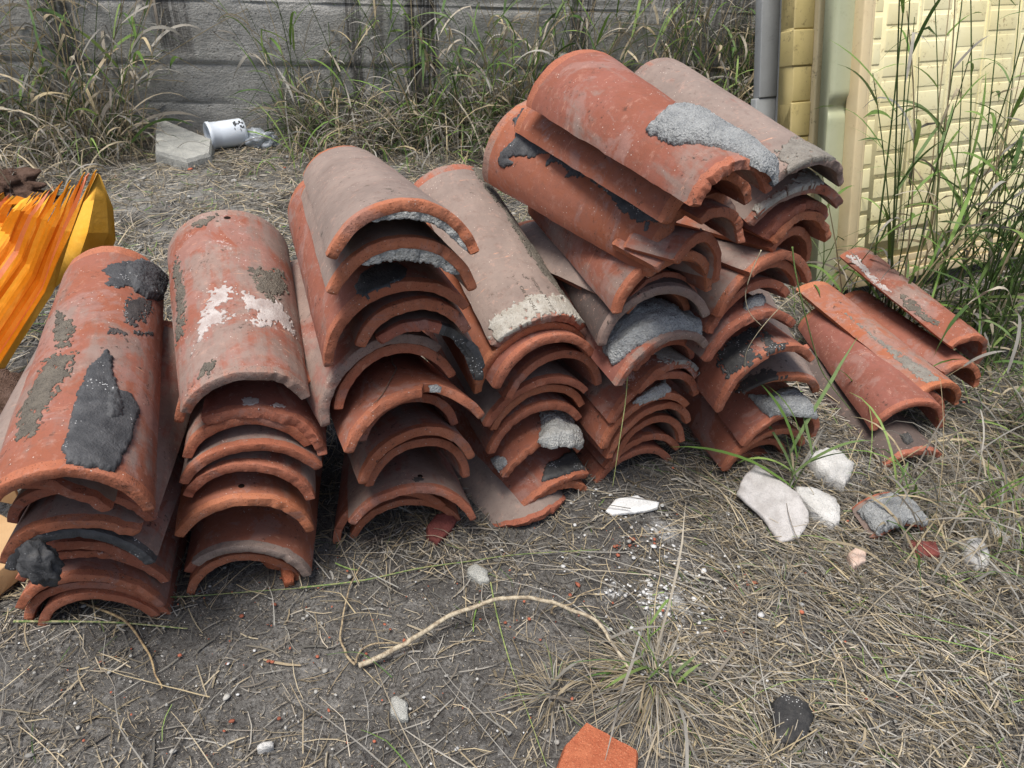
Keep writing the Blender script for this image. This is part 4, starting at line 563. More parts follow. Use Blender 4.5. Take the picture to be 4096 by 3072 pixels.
# ------------------------------------------------------------ wall
WY = R(9); WP = Vector((-1.4, 3.47, 0)); WE = Vector((math.cos(WY), math.sin(WY), 0)); WN = Vector((-math.sin(WY), math.cos(WY), 0))
def wall_y(x): return WP.y+(x-WP.x)*math.tan(WY)
def mat_wall():
    s = NT('board_marked_concrete'); tc = s.new('ShaderNodeTexCoord'); v = tc.outputs['Object']
    a = s.noi(v, 2.2, 5, .6); g = s.noi(s.scl(v, (5, 1, 60)), 1, 5, .65); f = s.noi(v, 120, 4, .65)
    col = s.mix(s.step(a, .35, .68), (.30, .295, .27), (.42, .41, .385))
    col = s.mix(s.m2('MULTIPLY', s.step(g, .45, .7), .16), col, (.40, .40, .375)); i_ = s.noi(v, 13, 6, .7); col = s.mix(s.m2('MULTIPLY', s.step(i_, .46, .66), .4), col, (.24, .235, .215)); pit = s.vor(v, 38); col = s.mix(s.m2('MULTIPLY', s.m2('MULTIPLY', s.step(pit.outputs['Distance'], .22, .10), s.step(s.noi(v, 6, 3), .45, .55)), .6), col, (.06, .057, .052))
    col = s.mix(s.m2('MULTIPLY', s.step(f, .55, .68), .45), col, (.13, .125, .115))
    # old rain stains running down from the top of the wall
    sep = s.new('ShaderNodeSeparateXYZ'); s.l.new(v, sep.inputs[0]); x, z = sep.outputs[0], sep.outputs[2]
    stn = None
    for cx, w_, z0, k, wob_ in ((-.60, .05, .22, .75, .02), (-.15, .07, .30, .75, .04), (.62, .03, .05, .8, .02), (.92, .075, .0, .95, .03), (.72, .03, .2, .5, .03), (1.65, .06, .12, .85, .03), (2.35, .32, .0, .75, .08)):
        xx = s.m2('ADD', x, s.m2('MULTIPLY', s.m2('SUBTRACT', s.noi(s.scl(v, (8, 1, 2.5)), 1, 4, .7), .5), wob_*4))
        d = s.m2('ABSOLUTE', s.m2('SUBTRACT', xx, cx)); m = s.m2('MULTIPLY', s.step(d, w_*1.25, w_*.7), s.step(z, z0, z0+.10))
        m = s.m2('MULTIPLY', m, k); stn = m if stn is None else s.m2('MAXIMUM', stn, m)
    str_ = s.noi(s.scl(v, (90, 1, 2.5)), 1, 4, .6)
    stn = s.m2('MULTIPLY', stn, s.step(str_, .30, .55))
    col = s.mix(stn, col, (.052, .048, .043))
    wh = s.m2('MULTIPLY', s.step(s.noi(s.scl(v, (110, 1, 3)), 1, 3, .6), .56, .66), s.step(s.noi(s.scl(v, (2.2, 1, 1)), 1, 2), .52, .62))
    wh = s.m2('MULTIPLY', wh, s.m2('ADD', .15, stn)); col = s.mix(s.m2('MULTIPLY', wh, .8), col, (.40, .42, .42))
    fl = s.vor(s.scl(v, (1, 1, 1)), 55); fm = s.m2('MULTIPLY', s.step(fl.outputs['Distance'], .17, .09), s.step(s.noi(v, 9, 3), .44, .56))
    col = s.mix(s.m2('MULTIPLY', fm, .85), col, (.56, .56, .52))
    fl = s.vor(s.scl(v, (2.2, 1, 1)), 60); fm = s.m2('MULTIPLY', s.step(fl.outputs['Distance'], .13, .06), s.step(s.noi(v, 14, 3), .5, .6))
    col = s.mix(s.m2('MULTIPLY', fm, .8), col, (.60, .58, .50))
    s.bump(s.m2('ADD', s.m2('ADD', s.m2('MULTIPLY', g, .5), s.m2('MULTIPLY', i_, 2)), f), .8, .010)
    return s.done(col, .95, .1)
def make_wall():
    lines = [.137, .307, .56, .80, 1.04, 1.28]
    xs = np.arange(-2.2, 4.6, .02); zs = sorted(set(list(np.round(np.arange(-.05, 1.5, .02), 3))+[z+d for z in lines for d in (-.006, -.003, .0, .004, .010)]))
    V = []
    for z in zs:
        for x in xs:
            b = sum(z > l for l in lines); y = .006*noise.noise((b*7.7, x*.6, 0))+.0025*noise.noise((x*14, z*60, 1))
            y += .004*noise.noise((x*3, z*9, 2))
            for l in lines:
                lz = l+.004*noise.noise((x*3, l, 5)); d = abs(z-lz)
                if d < .014: y += .012*(1-d/.014)*max(.15, .5+1.3*noise.noise((x*5, l*3, 8)))
                elif z > lz and z < lz+.03: y -= .004
            V.append((x, y, z))
    n = len(xs); F = [(j*n+i, j*n+i+1, (j+1)*n+i+1, (j+1)*n+i) for j in range(len(zs)-1) for i in range(n-1)]
    m0 = len(V)     # thickness behind
    x0, x1, z0, z1 = float(xs[0]), float(xs[-1]), zs[0], zs[-1]
    V += [(x0, .25, z0), (x1, .25, z0), (x1, .25, z1), (x0, .25, z1)]
    a, b, c, d = 0, n-1, (len(zs)-1)*n+n-1, (len(zs)-1)*n
    F += [(m0+1, m0, m0+3, m0+2), (m0, a, d, m0+3), (b, m0+1, m0+2, c), (d, c, m0+2, m0+3)]
    o = mesh('concrete_wall', V, F, mat_wall(), None, True, None, Matrix.Translation(WP) @ Matrix.Rotation(WY, 4, 'Z'))
    tag(o, 'grey board marked concrete wall with dark rain stains behind the grass', 'wall')
make_wall()
# ------------------------------------------------------------ leaning plastic panels
def mat_plastic(name, a, b, grime, rough=.45, gr=.6):
    s = NT(name); v = s.coords(False); n = s.noi(v, 4, 5, .6); f = s.noi(v, 55, 6, .75); g = s.noi(v, 9, 4, .65)
    col = s.mix(s.step(n, .3, .7), a, b)
    m = s.m2('MULTIPLY', s.step(f, .53, .66), s.step(g, .42, .62)); col = s.mix(s.m2('MULTIPLY', m, gr), col, grime)
    s.bump(s.m2('ADD', f, n), .25, .002)
    return s.done(col, rough, .35)
YEL = mat_plastic('yellow_plastic', (.76, .67, .36), (.84, .77, .48), (.28, .19, .08), .5, .9)
YELR = mat_plastic('yellow_rim', (.66, .52, .30), (.72, .60, .37), (.35, .22, .10), .45, .35)
GRN = mat_plastic('green_cream_plastic', (.36, .38, .24), (.42, .43, .29), (.20, .19, .12), .4, .3)
BEI = mat_plastic('beige_plastic', (.50, .43, .26), (.58, .50, .32), (.06, .055, .045), .5, .9)
BEJ = mat_plastic('mustard_plastic', (.42, .34, .14), (.50, .41, .19), (.08, .06, .03), .5, .7)
GRB = mat_plastic('pale_grey_plastic', (.26, .27, .265), (.33, .34, .335), (.14, .14, .13), .5, .4)
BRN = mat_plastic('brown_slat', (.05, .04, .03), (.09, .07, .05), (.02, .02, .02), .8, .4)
BLK = NT('hole_dark').done((.004, .004, .004), .9, .05)
PB = Vector((1.0934, 2.2104, 0)); PE = Vector((.9095, .4156, 0)); PN0 = Vector((-.4156, .9095, 0)); LEAN = R(18)
PD = Vector((0, 0, 1))*math.cos(LEAN)+PN0*math.sin(LEAN); PNN = PE.cross(PD)   # PNN points to the viewer
PMAT = Matrix(((PE.x, PD.x, PNN.x, PB.x), (PE.y, PD.y, PNN.y, PB.y), (PE.z, PD.z, PNN.z, PB.z), (0, 0, 0, 1)))
def rbox(bm, x0, x1, y0, y1, z0, z1, bev=.004, mi=0, seg=2, taper=0):
    r = bmesh.ops.create_cube(bm, size=1); vs = r['verts']
    for v in vs:
        top = v.co.z > 0
        tx = taper if top else 0
        v.co = Vector(((x0+tx if v.co.x < 0 else x1-tx), (y0+tx if v.co.y < 0 else y1-tx), z1 if top else z0))
    es = list({e for v in vs for e in v.link_edges})
    if bev: 
        g = bmesh.ops.bevel(bm, geom=es, offset=bev, segments=seg, affect='EDGES', profile=.6)
        for f in g['faces']: f.material_index = mi
        for v in g['verts']:
            for f in v.link_faces: f.material_index = mi
    else:
        for v in vs:
            for f in v.link_faces: f.material_index = mi
def bmobj(name, bm, mats, parent=None, mw=None, smooth=True):
    me = bpy.data.meshes.new(name); bm.to_mesh(me); bm.free()
    for m in (mats if isinstance(mats, list) else [mats]): me.materials.append(m)
    if smooth: me.polygons.foreach_set('use_smooth', [True]*len(me.polygons))
    o = bpy.data.objects.new(name, me); link(o, parent)
    if mw is not None: o.matrix_world = mw
    return o
def panel(label, off, s0, s1, h, draw, lift=0):
    e = empty('plastic_board'); e.matrix_world = PMAT @ Matrix.Translation((s0, lift, 0)) ; e.location += PN0*off
    tag(e, label, 'plastic board', 'plastic boards leaning by the wall'); draw(e, s1-s0, h); return e
def draw_yellow(e, w, h):
    random.seed(3)
    bm = bmesh.new(); rbox(bm, .03, w-.03, .05, h-.05, -.035, -.0188, 0); bmobj('back_sheet', bm, YEL, e)
    bm = bmesh.new()
    rbox(bm, 0, .035, 0, h, -.05, .0, .005); rbox(bm, .0352, .052, .0, h, -.05, -.008, .004); 
    rbox(bm, .0525, w, 0, .035, -.05, 0, .005); rbox(bm, .0525, w, .0352, .056, -.05, -.009, .004); rbox(bm, .0525, w, .0562, .082, -.05, -.015, .003)
    rbox(bm, w+.0005, w+.035, 0, h, -.05, 0, .005); bmobj('rim', bm, YELR, e)
    cols = [.060, .098, .235, .262, .385, .412, .535, .562, .690, .716, .850, .876]; x = .058
    bw = [(.060, .096), (.108, .238), (.258, .386), (.412, .540), (.556, .690), (.716, .850), (.866, .996)]
    bm = bmesh.new()
    for ci, (x0, x1) in enumerate(bw):
        if x1 > w-.01: continue
        y = .10+(.037 if ci % 2 else 0)
        if ci in (4, 5): y = .255
        while y < h-.09:
            hh = .066; j = random.uniform(-.002, .002)
            rbox(bm, x0+j, x1+j, y, y+hh, -.022, -.0168+random.uniform(-.001, .0006), .0022, 0, 2, .0035); y += .074
    # straps between the brick columns
    for x0 in (.246, .394, .546, .699, .855):
        if x0 < w-.03: rbox(bm, x0, x0+.010, .1, h-.06, -.022, -.0165, .002)
    bmobj('brick_relief', bm, YEL, e)
    bm = bmesh.new(); rbox(bm, .50, .86, .10, .245, -.022, -.0172, .001); bmobj('plain_plate', bm, YEL, e)
    for cx, cy, r in ((.652, .172, .019), (.557, .172, .012)):
        hb = bmesh.new(); bmesh.ops.create_circle(hb, cap_ends=True, segments=28, radius=r)
        for v in hb.verts: v.co += Vector((cx, cy, -.0155))
        o = bmobj('drain_hole', hb, BLK, e)
        V = []; F = []; n = 28
        for i in range(n):
            q = 2*math.pi*i/n
            for rr, zz in ((r, -.0153), (r+.002, -.0125), (r+.007+.004*noise.noise((i*.6, cx, 0)), -.0155)): V.append((cx+rr*math.cos(q), cy+rr*math.sin(q), zz))
        for i in range(n):
            k = (i+1) % n
            for a in (0, 1): F.append((i*3+a, i*3+a+1, k*3+a+1, k*3+a))
        mesh('hole_collar', V, F, M['dirtm'], None, True, e)
def draw_green(e, w, h):
    bm = bmesh.new(); V = []; F = []; xs = [0, .004, .012, .05, .09, w]; ys = [i*.01 for i in range(int(h/.01)+1)]
    def dep(y):
        d = 0
        for c in (.57, 1.0): 
            d -= .022*max(0, 1-abs(y-c)/.035)**1.2 if y < c+.035 else 0
            if y > c: d += .010
        return d
    for y in ys:
        for k, x in enumerate(xs): V.append((x, y, dep(y)+(-.012 if k == 0 else -.003 if k == 1 else 0)))
    n = len(xs)
    for j in range(len(ys)-1):
        for i in range(n-1): F.append((j*n+i, j*n+i+1, (j+1)*n+i+1, (j+1)*n+i))
    b = len(V); V += [(0, 0, -.04), (w, 0, -.04), (w, ys[-1], -.04), (0, ys[-1], -.04)]
    F += [(b+1, b, b+3, b+2)]+[(b, 0, (len(ys)-1)*n, b+3), (b, b+1, n-1, 0), (b+3, (len(ys)-1)*n, len(V)-5, b+2)]
    mesh('panel_face', V, F, GRN, None, True, e)
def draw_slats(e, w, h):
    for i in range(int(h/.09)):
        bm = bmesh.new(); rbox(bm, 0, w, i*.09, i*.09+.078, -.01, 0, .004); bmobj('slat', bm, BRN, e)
def draw_beige(e, w, h):
    bm = bmesh.new(); rbox(bm, .083, .125, 0, h, -.08, .010, .006); bmobj('edge_rim', bm, BEI, e)
    bm = bmesh.new(); y = 0; i = 0
    while y < h: rbox(bm, 0+(i % 3)*.003, .0825, y, y+.107, -.07, -.006-(i % 2)*.003, .004); y += .109; i += 1
    rbox(bm, .003, .082, 0, h, -.072, -.012, 0); bmobj('relief', bm, BEJ, e)
def draw_grey(e, w, h):
    bm = bmesh.new(); rbox(bm, .04, w, 0, h, -.04, 0, .005); rbox(bm, .052, .060, 0, h, 0.0005, .006, .002); bmobj('rim', bm, GRB, e)
    bm = bmesh.new(); rbox(bm, -.045, .0395, 0, .52, -.04, -.010, .004); rbox(bm, -.035, .0395, .5202, h, -.04, -.006, .004); bmobj('relief', bm, GRB, e)
panel('large yellow plastic panel with brick relief and a round drain hole', 0, 0, 1.05, 1.35, draw_yellow)
panel('smooth greenish cream plastic panel just left of the yellow one', .05, -.068, .35, 1.3, draw_green)
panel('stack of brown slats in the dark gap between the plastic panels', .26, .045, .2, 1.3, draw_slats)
panel('mottled beige plastic panel with mouldy rim, second from the left', .20, -.083, .1, 1.3, draw_beige)
panel('pale blue grey plastic panel at the left end, partly in shade', .35, -.058, .1, 1.3, draw_grey)
# ------------------------------------------------------------ rubble pieces
RED = mat_rock('broken_clay', (.34, .10, .05), (.44, .15, .075), (.25, .06, .03), .7, .003, (.58, .25, .14))
RDK = mat_rock('dark_clay', (.15, .050, .043), (.21, .066, .055), (.10, .03, .025), .5, .003)
CON = mat_rock('concrete_piece', (.34, .34, .31), (.44, .44, .40), (.18, .18, .16), .8, .004, (.52, .52, .48))
CONL = mat_rock('pale_concrete', (.50, .49, .46), (.62, .61, .58), (.28, .27, .25), .7, .004)
SLAB = mat_rock('render_flake', (.36, .34, .32), (.50, .48, .46), (.26, .25, .24), .5, .0025)
WHT = mat_rock('white_plaster', (.62, .62, .60), (.74, .74, .72), (.42, .42, .40), .5, .002)
TLP = mat_tar('tar_chunk', (.022, .022, .022), (.05, .048, .045), .35, .8)
def chunk(name, poly, th, mat, label, cat='rubble', z=0.0, tilt=(0, 0), rough=.003, dome=.3, group=None):
    cx = sum(p[0] for p in poly)/len(poly); cy = sum(p[1] for p in poly)/len(poly)
    P = [(x-cx, y-cy) for x, y in poly]; size = max(math.hypot(*p) for p in P)
    # refine the outline
    Q = []
    for i in range(len(P)):
        a, b = Vector(P[i]), Vector(P[(i+1) % len(P)]); n = max(2, int((b-a).length/.006))
        for k in range(n):
            q = a.lerp(b, k/n); q = q+q.normalized()*rough*1.6*fb(q.x*70+th*99, q.y*70, 3, 3); Q.append(q)
    n = len(Q); V = []; F = []; rings = [(1.0, -.004), (1.02, th*.25), (.985, th*.8), (.93, th*(1+.0)), (.7, th*(1+dome*.5)), (.4, th*(1+dome)), (.15, th*(1+dome))]
    for ri, (k, z_) in enumerate(rings):
        for q in Q:
            x, y = q.x*k, q.y*k; zz = z_+(rough*1.2*fb(x*45, y*45, th*77, 3) if ri > 1 else 0)+rough*.35*noise.noise((x*200, y*200, ri))
            if 0 < ri < 3: x += rough*.6*noise.noise((x*150, y*150, z_*300)); 
            V.append((x, y, zz))
    V.append((0, 0, th*(1+dome)))
    for r in range(len(rings)-1):
        for i in range(n): j = (i+1) % n; F.append((r*n+i, r*n+j, (r+1)*n+j, (r+1)*n+i))
    for i in range(n): F.append(((len(rings)-1)*n+i, (len(rings)-1)*n+(i+1) % n, len(V)-1))
    mw = Matrix.Translation((cx, cy, z+sink(cx, cy))) @ Matrix.Rotation(tilt[0], 4, 'X') @ Matrix.Rotation(tilt[1], 4, 'Y')
    o = mesh(name, V, F, mat, None, False, None, mw)
    bm = bmesh.new(); bm.from_mesh(o.data); bmesh.ops.recalc_face_normals(bm, faces=bm.faces); bm.to_mesh(o.data); bm.free()
    if name != 'brick_piece': o.data.polygons.foreach_set('use_smooth', [True]*len(o.data.polygons))
    return tag(o, label, cat, group)
chunk('plaster_flake', G['plaster_sliver'], .004, WHT, 'long white plaster flake on the soil in front of the fifth stack', 'plaster', .008, (.12, 0), .002, .2)
chunk('render_flake', G['big_slab'], .006, SLAB, 'large flat grey white flake with torn edges lying on straw', 'render flake', .022, (.16, .05), .002, .1)
chunk('concrete_piece', G['mid_rock'], .022, CONL, 'whitish wedge of concrete just right of the large flat flake', 'concrete piece', .004, (.1, 0), .004, .3)
chunk('concrete_piece', G['top_rock'], .03, CONL, 'blocky pale concrete piece with red specks beside the sixth stack', 'concrete piece', .004, (.1, .05), .005, .25)
chunk('concrete_piece', G['right_rock'], .022, CONL, 'small pale concrete piece at the right half buried in dry grass', 'concrete piece', 0, (.1, .1), .005, .4)
chunk('concrete_piece', G['far_rock'], .016, CONL, 'pale concrete corner under the grass close to the right edge', 'concrete piece', 0, (.1, .1), .004, .4)
chunk('pink_stone', G['pink_stone'], .012, mat_rock('pink_stone', (.50, .36, .28), (.62, .50, .42), (.36, .20, .14), .5, .003), 'small pinkish stone lying alone in the straw', 'stone', .008, (.1, 0), .003, .4)
chunk('brick_piece', [(x+.002, y-.018) for x, y in G['brick']], .042, RED, 'broken orange brick piece at the bottom edge of the photo', 'brick', 0, (-.05, .04), .002, .02)
chunk('tar_chunk', G['tar_lump'], .020, TLP, 'black lump of old tar lying in the straw at the lower right', 'tar lump', 0, (.1, .05), .006, .3)
chunk('grey_stone', G['grey_stone'], .012, CON, 'angular light grey stone on bare soil in the foreground', 'stone', 0, (.1, 0), .003, .3)
chunk('grey_stone', G['round_stone'], .012, CON, 'flat grey stone under the green grass stalks below the fourth stack', 'stone', 0, (.05, 0), .003, .4)
chunk('grey_stone', G['chip'], .010, CONL, 'tiny pale stone at the very bottom left of centre', 'stone', 0, (.05, 0), .003, .4)
chunk('clay_shard', G['shard'], .016, RDK, 'dark red clay shard on the ground between third and fourth stack', 'shard', .004, (.25, .2), .002, .1)
chunk('clay_shard', G['red1'], .012, RED, 'flat orange clay shard inside the lowest arch of the second stack', 'shard', .006, (.1, 0), .003, .2)
chunk('clay_shard', G['red2'], .020, RED, 'chunky orange clay shard at the right foot of the second stack', 'shard', .002, (.3, .2), .003, .2)
o = chunk('concrete_block', G['slab_back'], .07, CON, 'wedge shaped concrete block lying at the foot of the wall', 'concrete block', -.012, (.10, .05), .002, .0); o.data.polygons.foreach_set('use_smooth', [False]*len(o.data.polygons))
# curved fragment with mortar
def fragment():
    p = [.835, 1.10, .012+sink(.83, 1.1), R(15), R(6), R(-4), .135, .13, R(62), .085]
    TILES['frag'] = (p, 'short curved tile fragment with mortar on its back, lying in straw', .3, .6, .3, dict(rough=.006))
    t = make_tile('frag'); t.ob.name = 'tile_fragment'; t.ob['category'] = 'tile fragment'; del t.ob['group']
    patch(t, 'mortar_patch', 'mortar', .010, .004, [(-.8, .0), (.9, .0), (.95, .06), (.3, .08), (-.9, .07)])
    chunk('clay_shard', [(.845, 1.085), (.905, 1.085), (.90, 1.05), (.85, 1.045)], .014, RDK, 'small dark clay shard under the curved fragment at the right', 'shard', 0, (.1, 0), .002, .1)
fragment()
TL['1/patch'].ob
lo = lump('tar_blob', ((-0.683, 0.705, 0.264), (.024, .018, .038)), M['tar'], 4, .35, 30, seed=4, ridge=.25); 
lo.parent = TL['1/patch'].ob; lo.matrix_parent_inverse = TL['1/patch'].mw.inverted()
# ------------------------------------------------------------ white cup
def cup():
    e = empty('plastic_pot'); e.matrix_world = Matrix.Translation((-1.40, 3.235, .062)) @ Matrix.Rotation(R(36), 4, 'Z') @ Matrix.Rotation(R(90), 4, 'Y') @ Matrix.Rotation(R(20), 4, 'Z')
    tag(e, 'white plastic pot lying on its side by the wall, black print on it', 'pot')
    s = NT('white_plastic'); W = s.done((.66, .71, .76), .35, .4)
    prof = [(.0, .006), (.040, .006), (.050, .004), (.058, 0), (.061, .004), (.061, .016), (.0575, .020), (.0575, .045), (.0565, .050), (.0575, .055), (.058, .15), (.052, .163), (0, .164)]
    inn = [(.052, .010), (.050, .14), (0, .142)]
    def lathe(pr, mat, name):
        n = 40; V = []; F = []
        for r, z in pr:
            for i in range(n):
                q = 2*math.pi*i/n; d = 1+.03*noise.noise((math.cos(q), math.sin(q), z*20)); V.append((r*d*math.cos(q), r*d*math.sin(q), z))
        for k in range(len(pr)-1):
            for i in range(n): j = (i+1) % n; F.append((k*n+i, k*n+j, (k+1)*n+j, (k+1)*n+i))
        return mesh(name, V, F, mat, None, True, e)
    lathe([(.052, .010)]+prof[3:], W, 'pot_body'); lathe(inn, W, 'pot_inside')
    lathe([(.047, .030), (.0, .030)], NT('grey_insert').done((.42, .48, .55), .5, .3), 'pot_insert')
    V = []; F = []
    rr = random.Random(5)   # worn black circular print
    for i in range(26):
        a = rr.uniform(-.40, .40); z = .128+rr.uniform(-.024, .024)
        d = math.hypot(a*.058, z-.128)
        if d > .025 or (d < .007): continue
        w_, h_ = rr.uniform(.002, .005), rr.uniform(.002, .007); b = len(V); q0 = a+3.55
        for (da, dz) in ((-1, -1), (1, -1), (1, 1), (-1, 1)):
            q = q0+da*w_/.058; V.append((.0598*math.cos(q), .0598*math.sin(q), z+dz*h_*.6))
        F.append((b, b+1, b+2, b+3))
    mesh('black_print', V, F, NT('black_ink').done((.02, .02, .02), .5, .3), None, False, e)
cup()
CLR = NT('clear_plastic'); CLR.b.inputs['Transmission Weight'].default_value = .6; CLR = CLR.done((.6, .66, .72), .3, .4)
o = lump('plastic_bag', ((-1.20, 3.33, .03), (.07, .05, .04)), CLR, 4, .45, 20, seed=9, ridge=.3); tag(o, 'crumpled pale plastic behind the white pot', 'plastic scrap')
# ------------------------------------------------------------ orange sheets, bark, cardboard
def mat_sheet(name, a, b):
    s = NT(name); v = s.coords(False); n = s.noi(v, 14, 4, .6); f = s.noi(v, 90, 4, .6); col = s.mix(s.step(n, .3, .7), a, b)
    s.bump(s.m2('ADD', n, f), .4, .003); return s.done(col, .95, .03)
OR1, OR2, OR3 = mat_sheet('orange_sheet', (.70, .34, .035), (.78, .42, .07)), mat_sheet('orange_sheet_shade', (.52, .17, .015), (.62, .23, .03)), mat_sheet('pink_lining', (.66, .24, .14), (.72, .34, .22))  # deeper orange copy paints in the shading between the fanned sheets
def bundle():
    e = empty('sheet_bundle', (-1.1, 1.5, 0)); tag(e, 'bundle of bright orange folded sheets fanned out left of the first stack', 'sheets')
    def sheet(A, w, mat, seed, name='sheet'):
        rr = random.Random(seed); V = []; F = []; rows = []
        pts = [(A[0], 1.0), (A[0].lerp(A[1], .5), 1.0), (A[1], 1.0), (A[1].lerp(A[2], .5), .95), (A[2], .72), (A[2].lerp(A[3], .55), .40), (A[3], .05)]
        for (p, k) in pts:
            c = Vector((rr.uniform(-.002, .002), rr.uniform(-.003, .003), rr.uniform(-.002, .002)))
            m_ = p+(w+Vector((.0, -.004, .0)))*k; rows.append([p+c, m_, m_+Vector((-.004, .060, .004))*(.3+.7*k)])
        V = [q-e.location for row in rows for q in row]
        for i in range(len(rows)-1):
            for j in range(2): F.append((i*3+j, i*3+j+1, (i+1)*3+j+1, (i+1)*3+j))
        o = mesh(name, V, F, mat, None, False, e)
        b = o.modifiers.new('s', 'SOLIDIFY'); b.thickness = .0016; return o
    for k, q in enumerate(SHEETS):
        sheet([Vector(x) for x in q], Vector((-.0095, -.006, .003))*(1.1+.25*math.sin(k*2.1)), (OR1, OR2, OR1, OR1, OR2, OR1, OR3)[k*3 % 11 % 7], k)
    V = [Vector(v)-e.location for row in FRONT for v in row]; F = [(a*4+b, a*4+b+4, a*4+b+5, a*4+b+1) for a in range(3) for b in range(3)]
    o = mesh('front_sheet', V, F, OR1, None, False, e); o.data.set_sharp_from_angle(angle=R(8)); sm = o.modifiers.new('s', 'SOLIDIFY'); sm.thickness = .0016
bundle()
def crumple(name, c, r, mat, label, cat, seed):
    o = lump(name, (c, r), mat, 5, .35, 30, seed=seed, ridge=.5); return tag(o, label, cat)
BARK = mat_rock('brown_crumpled', (.11, .065, .045), (.20, .13, .10), (.04, .025, .02), 1, .008)
crumple('bark_heap', (-2.02, 2.60, .03), (.20, .10, .07), BARK, 'dark brown crumpled bark behind the orange sheets', 'bark', 2)
crumple('bark_heap', (-1.22, 1.32, .02), (.20, .10, .075), BARK, 'brown corrugated bark under the lower end of the orange sheets', 'bark', 6)
CRD = mat_sheet('cardboard', (.42, .27, .14), (.48, .32, .17))
def cardbox():
    e = empty('cardboard_box', (-.97, .83, 0)); tag(e, 'corner of a light brown cardboard box at the left edge', 'box')
    bm = bmesh.new(); rbox(bm, -.20, 0, -.10, .11, 0, .045, .003)
    o = bmobj('box_body', bm, CRD, e); o.rotation_euler = (R(6), R(-8), R(-28)); o.location = (.062, .0, .012)
    bm = bmesh.new(); rbox(bm, -.20, 0, -.006, 0, 0, .16, .002); o = bmobj('flap', bm, CRD, e); o.rotation_euler = (0, 0, R(-10)); o.location = (.02, .18, .06)
cardbox()
# ------------------------------------------------------------ grass, straw
def mat_blade(name, trans=.25, rough=.6):
    s = NT(name); a = s.new('ShaderNodeAttribute', attribute_type='GEOMETRY', attribute_name='col'); v = s.coords(False)
    n = s.noi(v, 60, 2, .5); col = s.mix(s.m2('MULTIPLY', s.step(n, .5, .75), .35), a.outputs['Color'], (.10, .085, .06))
    s.done(col, rough, .25)
    t = s.new('ShaderNodeBsdfTranslucent'); s.l.new(col, t.inputs[0]); mx = s.new('ShaderNodeMixShader'); mx.inputs[0].default_value = trans
    s.l.new(s.b.outputs[0], mx.inputs[1]); s.l.new(t.outputs[0], mx.inputs[2]); s.l.new(mx.outputs[0], s.n['Material Output'].inputs[0])
    return s.m
BLD = mat_blade('grass_blade')
class Blades:
    def __init__(s): s.P = []; s.Wd = []; s.C = []; s.S = []
    def add(s, pts, w, col, side=None):
        s.P.append(np.asarray(pts, float)); s.Wd.append(np.asarray(w, float)); s.C.append(col); s.S.append(side)
    def build(s, name, parent=None, mat=None):
        nv = sum(len(p) for p in s.P)*2; V = np.zeros((nv, 3)); C = np.ones((nv, 4)); F = []; b = 0
        for p, w, c, sd in zip(s.P, s.Wd, s.C, s.S):
            n = len(p); t = np.gradient(p, axis=0); t /= np.linalg.norm(t, axis=1)[:, None]+1e-9
            if sd is None: sd = np.array([0, 0, 1.])
            q = np.cross(t, sd); q /= np.linalg.norm(q, axis=1)[:, None]+1e-6; q *= (w/2)[:, None]
            V[b:b+2*n:2] = p-q; V[b+1:b+2*n:2] = p+q
            c = np.asarray(c)
            if c.ndim == 2: C[b:b+2*n:2, :3] = c; C[b+1:b+2*n:2, :3] = c
            else: C[b:b+2*n, :3] = c
            i = b+2*np.arange(n-1); F.append(np.stack([i, i+1, i+3, i+2], 1)); b += 2*n
        F = np.concatenate(F); m = bpy.data.meshes.new(name)
        m.vertices.add(nv); m.vertices.foreach_set('co', V.ravel()); m.loops.add(F.size); m.loops.foreach_set('vertex_index', F.ravel().astype(np.int32))
        m.polygons.add(len(F)); m.polygons.foreach_set('loop_start', np.arange(0, F.size, 4, dtype=np.int32)); m.polygons.foreach_set('loop_total', np.full(len(F), 4, np.int32))
        m.update(calc_edges=True); m.validate(); a = m.color_attributes.new('col', 'FLOAT_COLOR', 'POINT'); a.data.foreach_set('color', C.ravel())
        m.materials.append(mat or BLD); m.polygons.foreach_set('use_smooth', [True]*len(m.polygons))
        o = bpy.data.objects.new(name, m); return link(o, parent)
STRAW = .80*np.array([(.44, .42, .37), (.40, .385, .34), (.30, .285, .25), (.44, .41, .35), (.34, .32, .28), (.25, .235, .20), (.17, .155, .13), (.50, .41, .27), (.42, .36, .26), (.34, .30, .24), (.58, .49, .33), (.40, .32, .20), (.30, .265, .22), (.22, .19, .15), (.62, .55, .43), (.56, .46, .28)])
GREEN = np.array([(.12, .21, .045), (.18, .29, .07), (.08, .15, .04), (.24, .34, .10), (.15, .22, .08)])
def scol(g=0., dark=1.):
    c = GREEN[rng.integers(len(GREEN))] if rng.random() < g else STRAW[rng.integers(len(STRAW))]
    return c*rng.uniform(.8, 1.15)*dark
def dens(x, y):
    d = .10+.06*max(0, noise.noise((x*5, y*5, 9)))
    if y < 1.45: 
        d = .045+max(0, min(1, (x-.20+.25*noise.noise((x*3, y*3, 2)))/.25))*.62
        if y > .93 and x < .3: d = max(d, .14)
        if -.25 < x < 0 and .95 < y < 1.1: d = .5
        d = max(d, .10 if y < .62 and x < .1 else 0)
        # bare patch right of centre
        if (x-.30)**2/.13**2+(y-.97)**2/.13**2 < 1: d *= .35
        if x < -.55 and .78 < y < .9: d = .34
    else:
        d = .75
        if y < 2.4 and x < -.9: d = .45
        if x < -1.0 and 2.3 < y < 3.0: d = .45+.35*noise.noise((x*4, y*4, 1))
        if x > .6: d = .9
    if x > .75: d = max(d, .85)
    return d*max(.15, 1+1.3*noise.noise((x*8, y*8, 6)))*(.8 if y < 1.45 else 1)
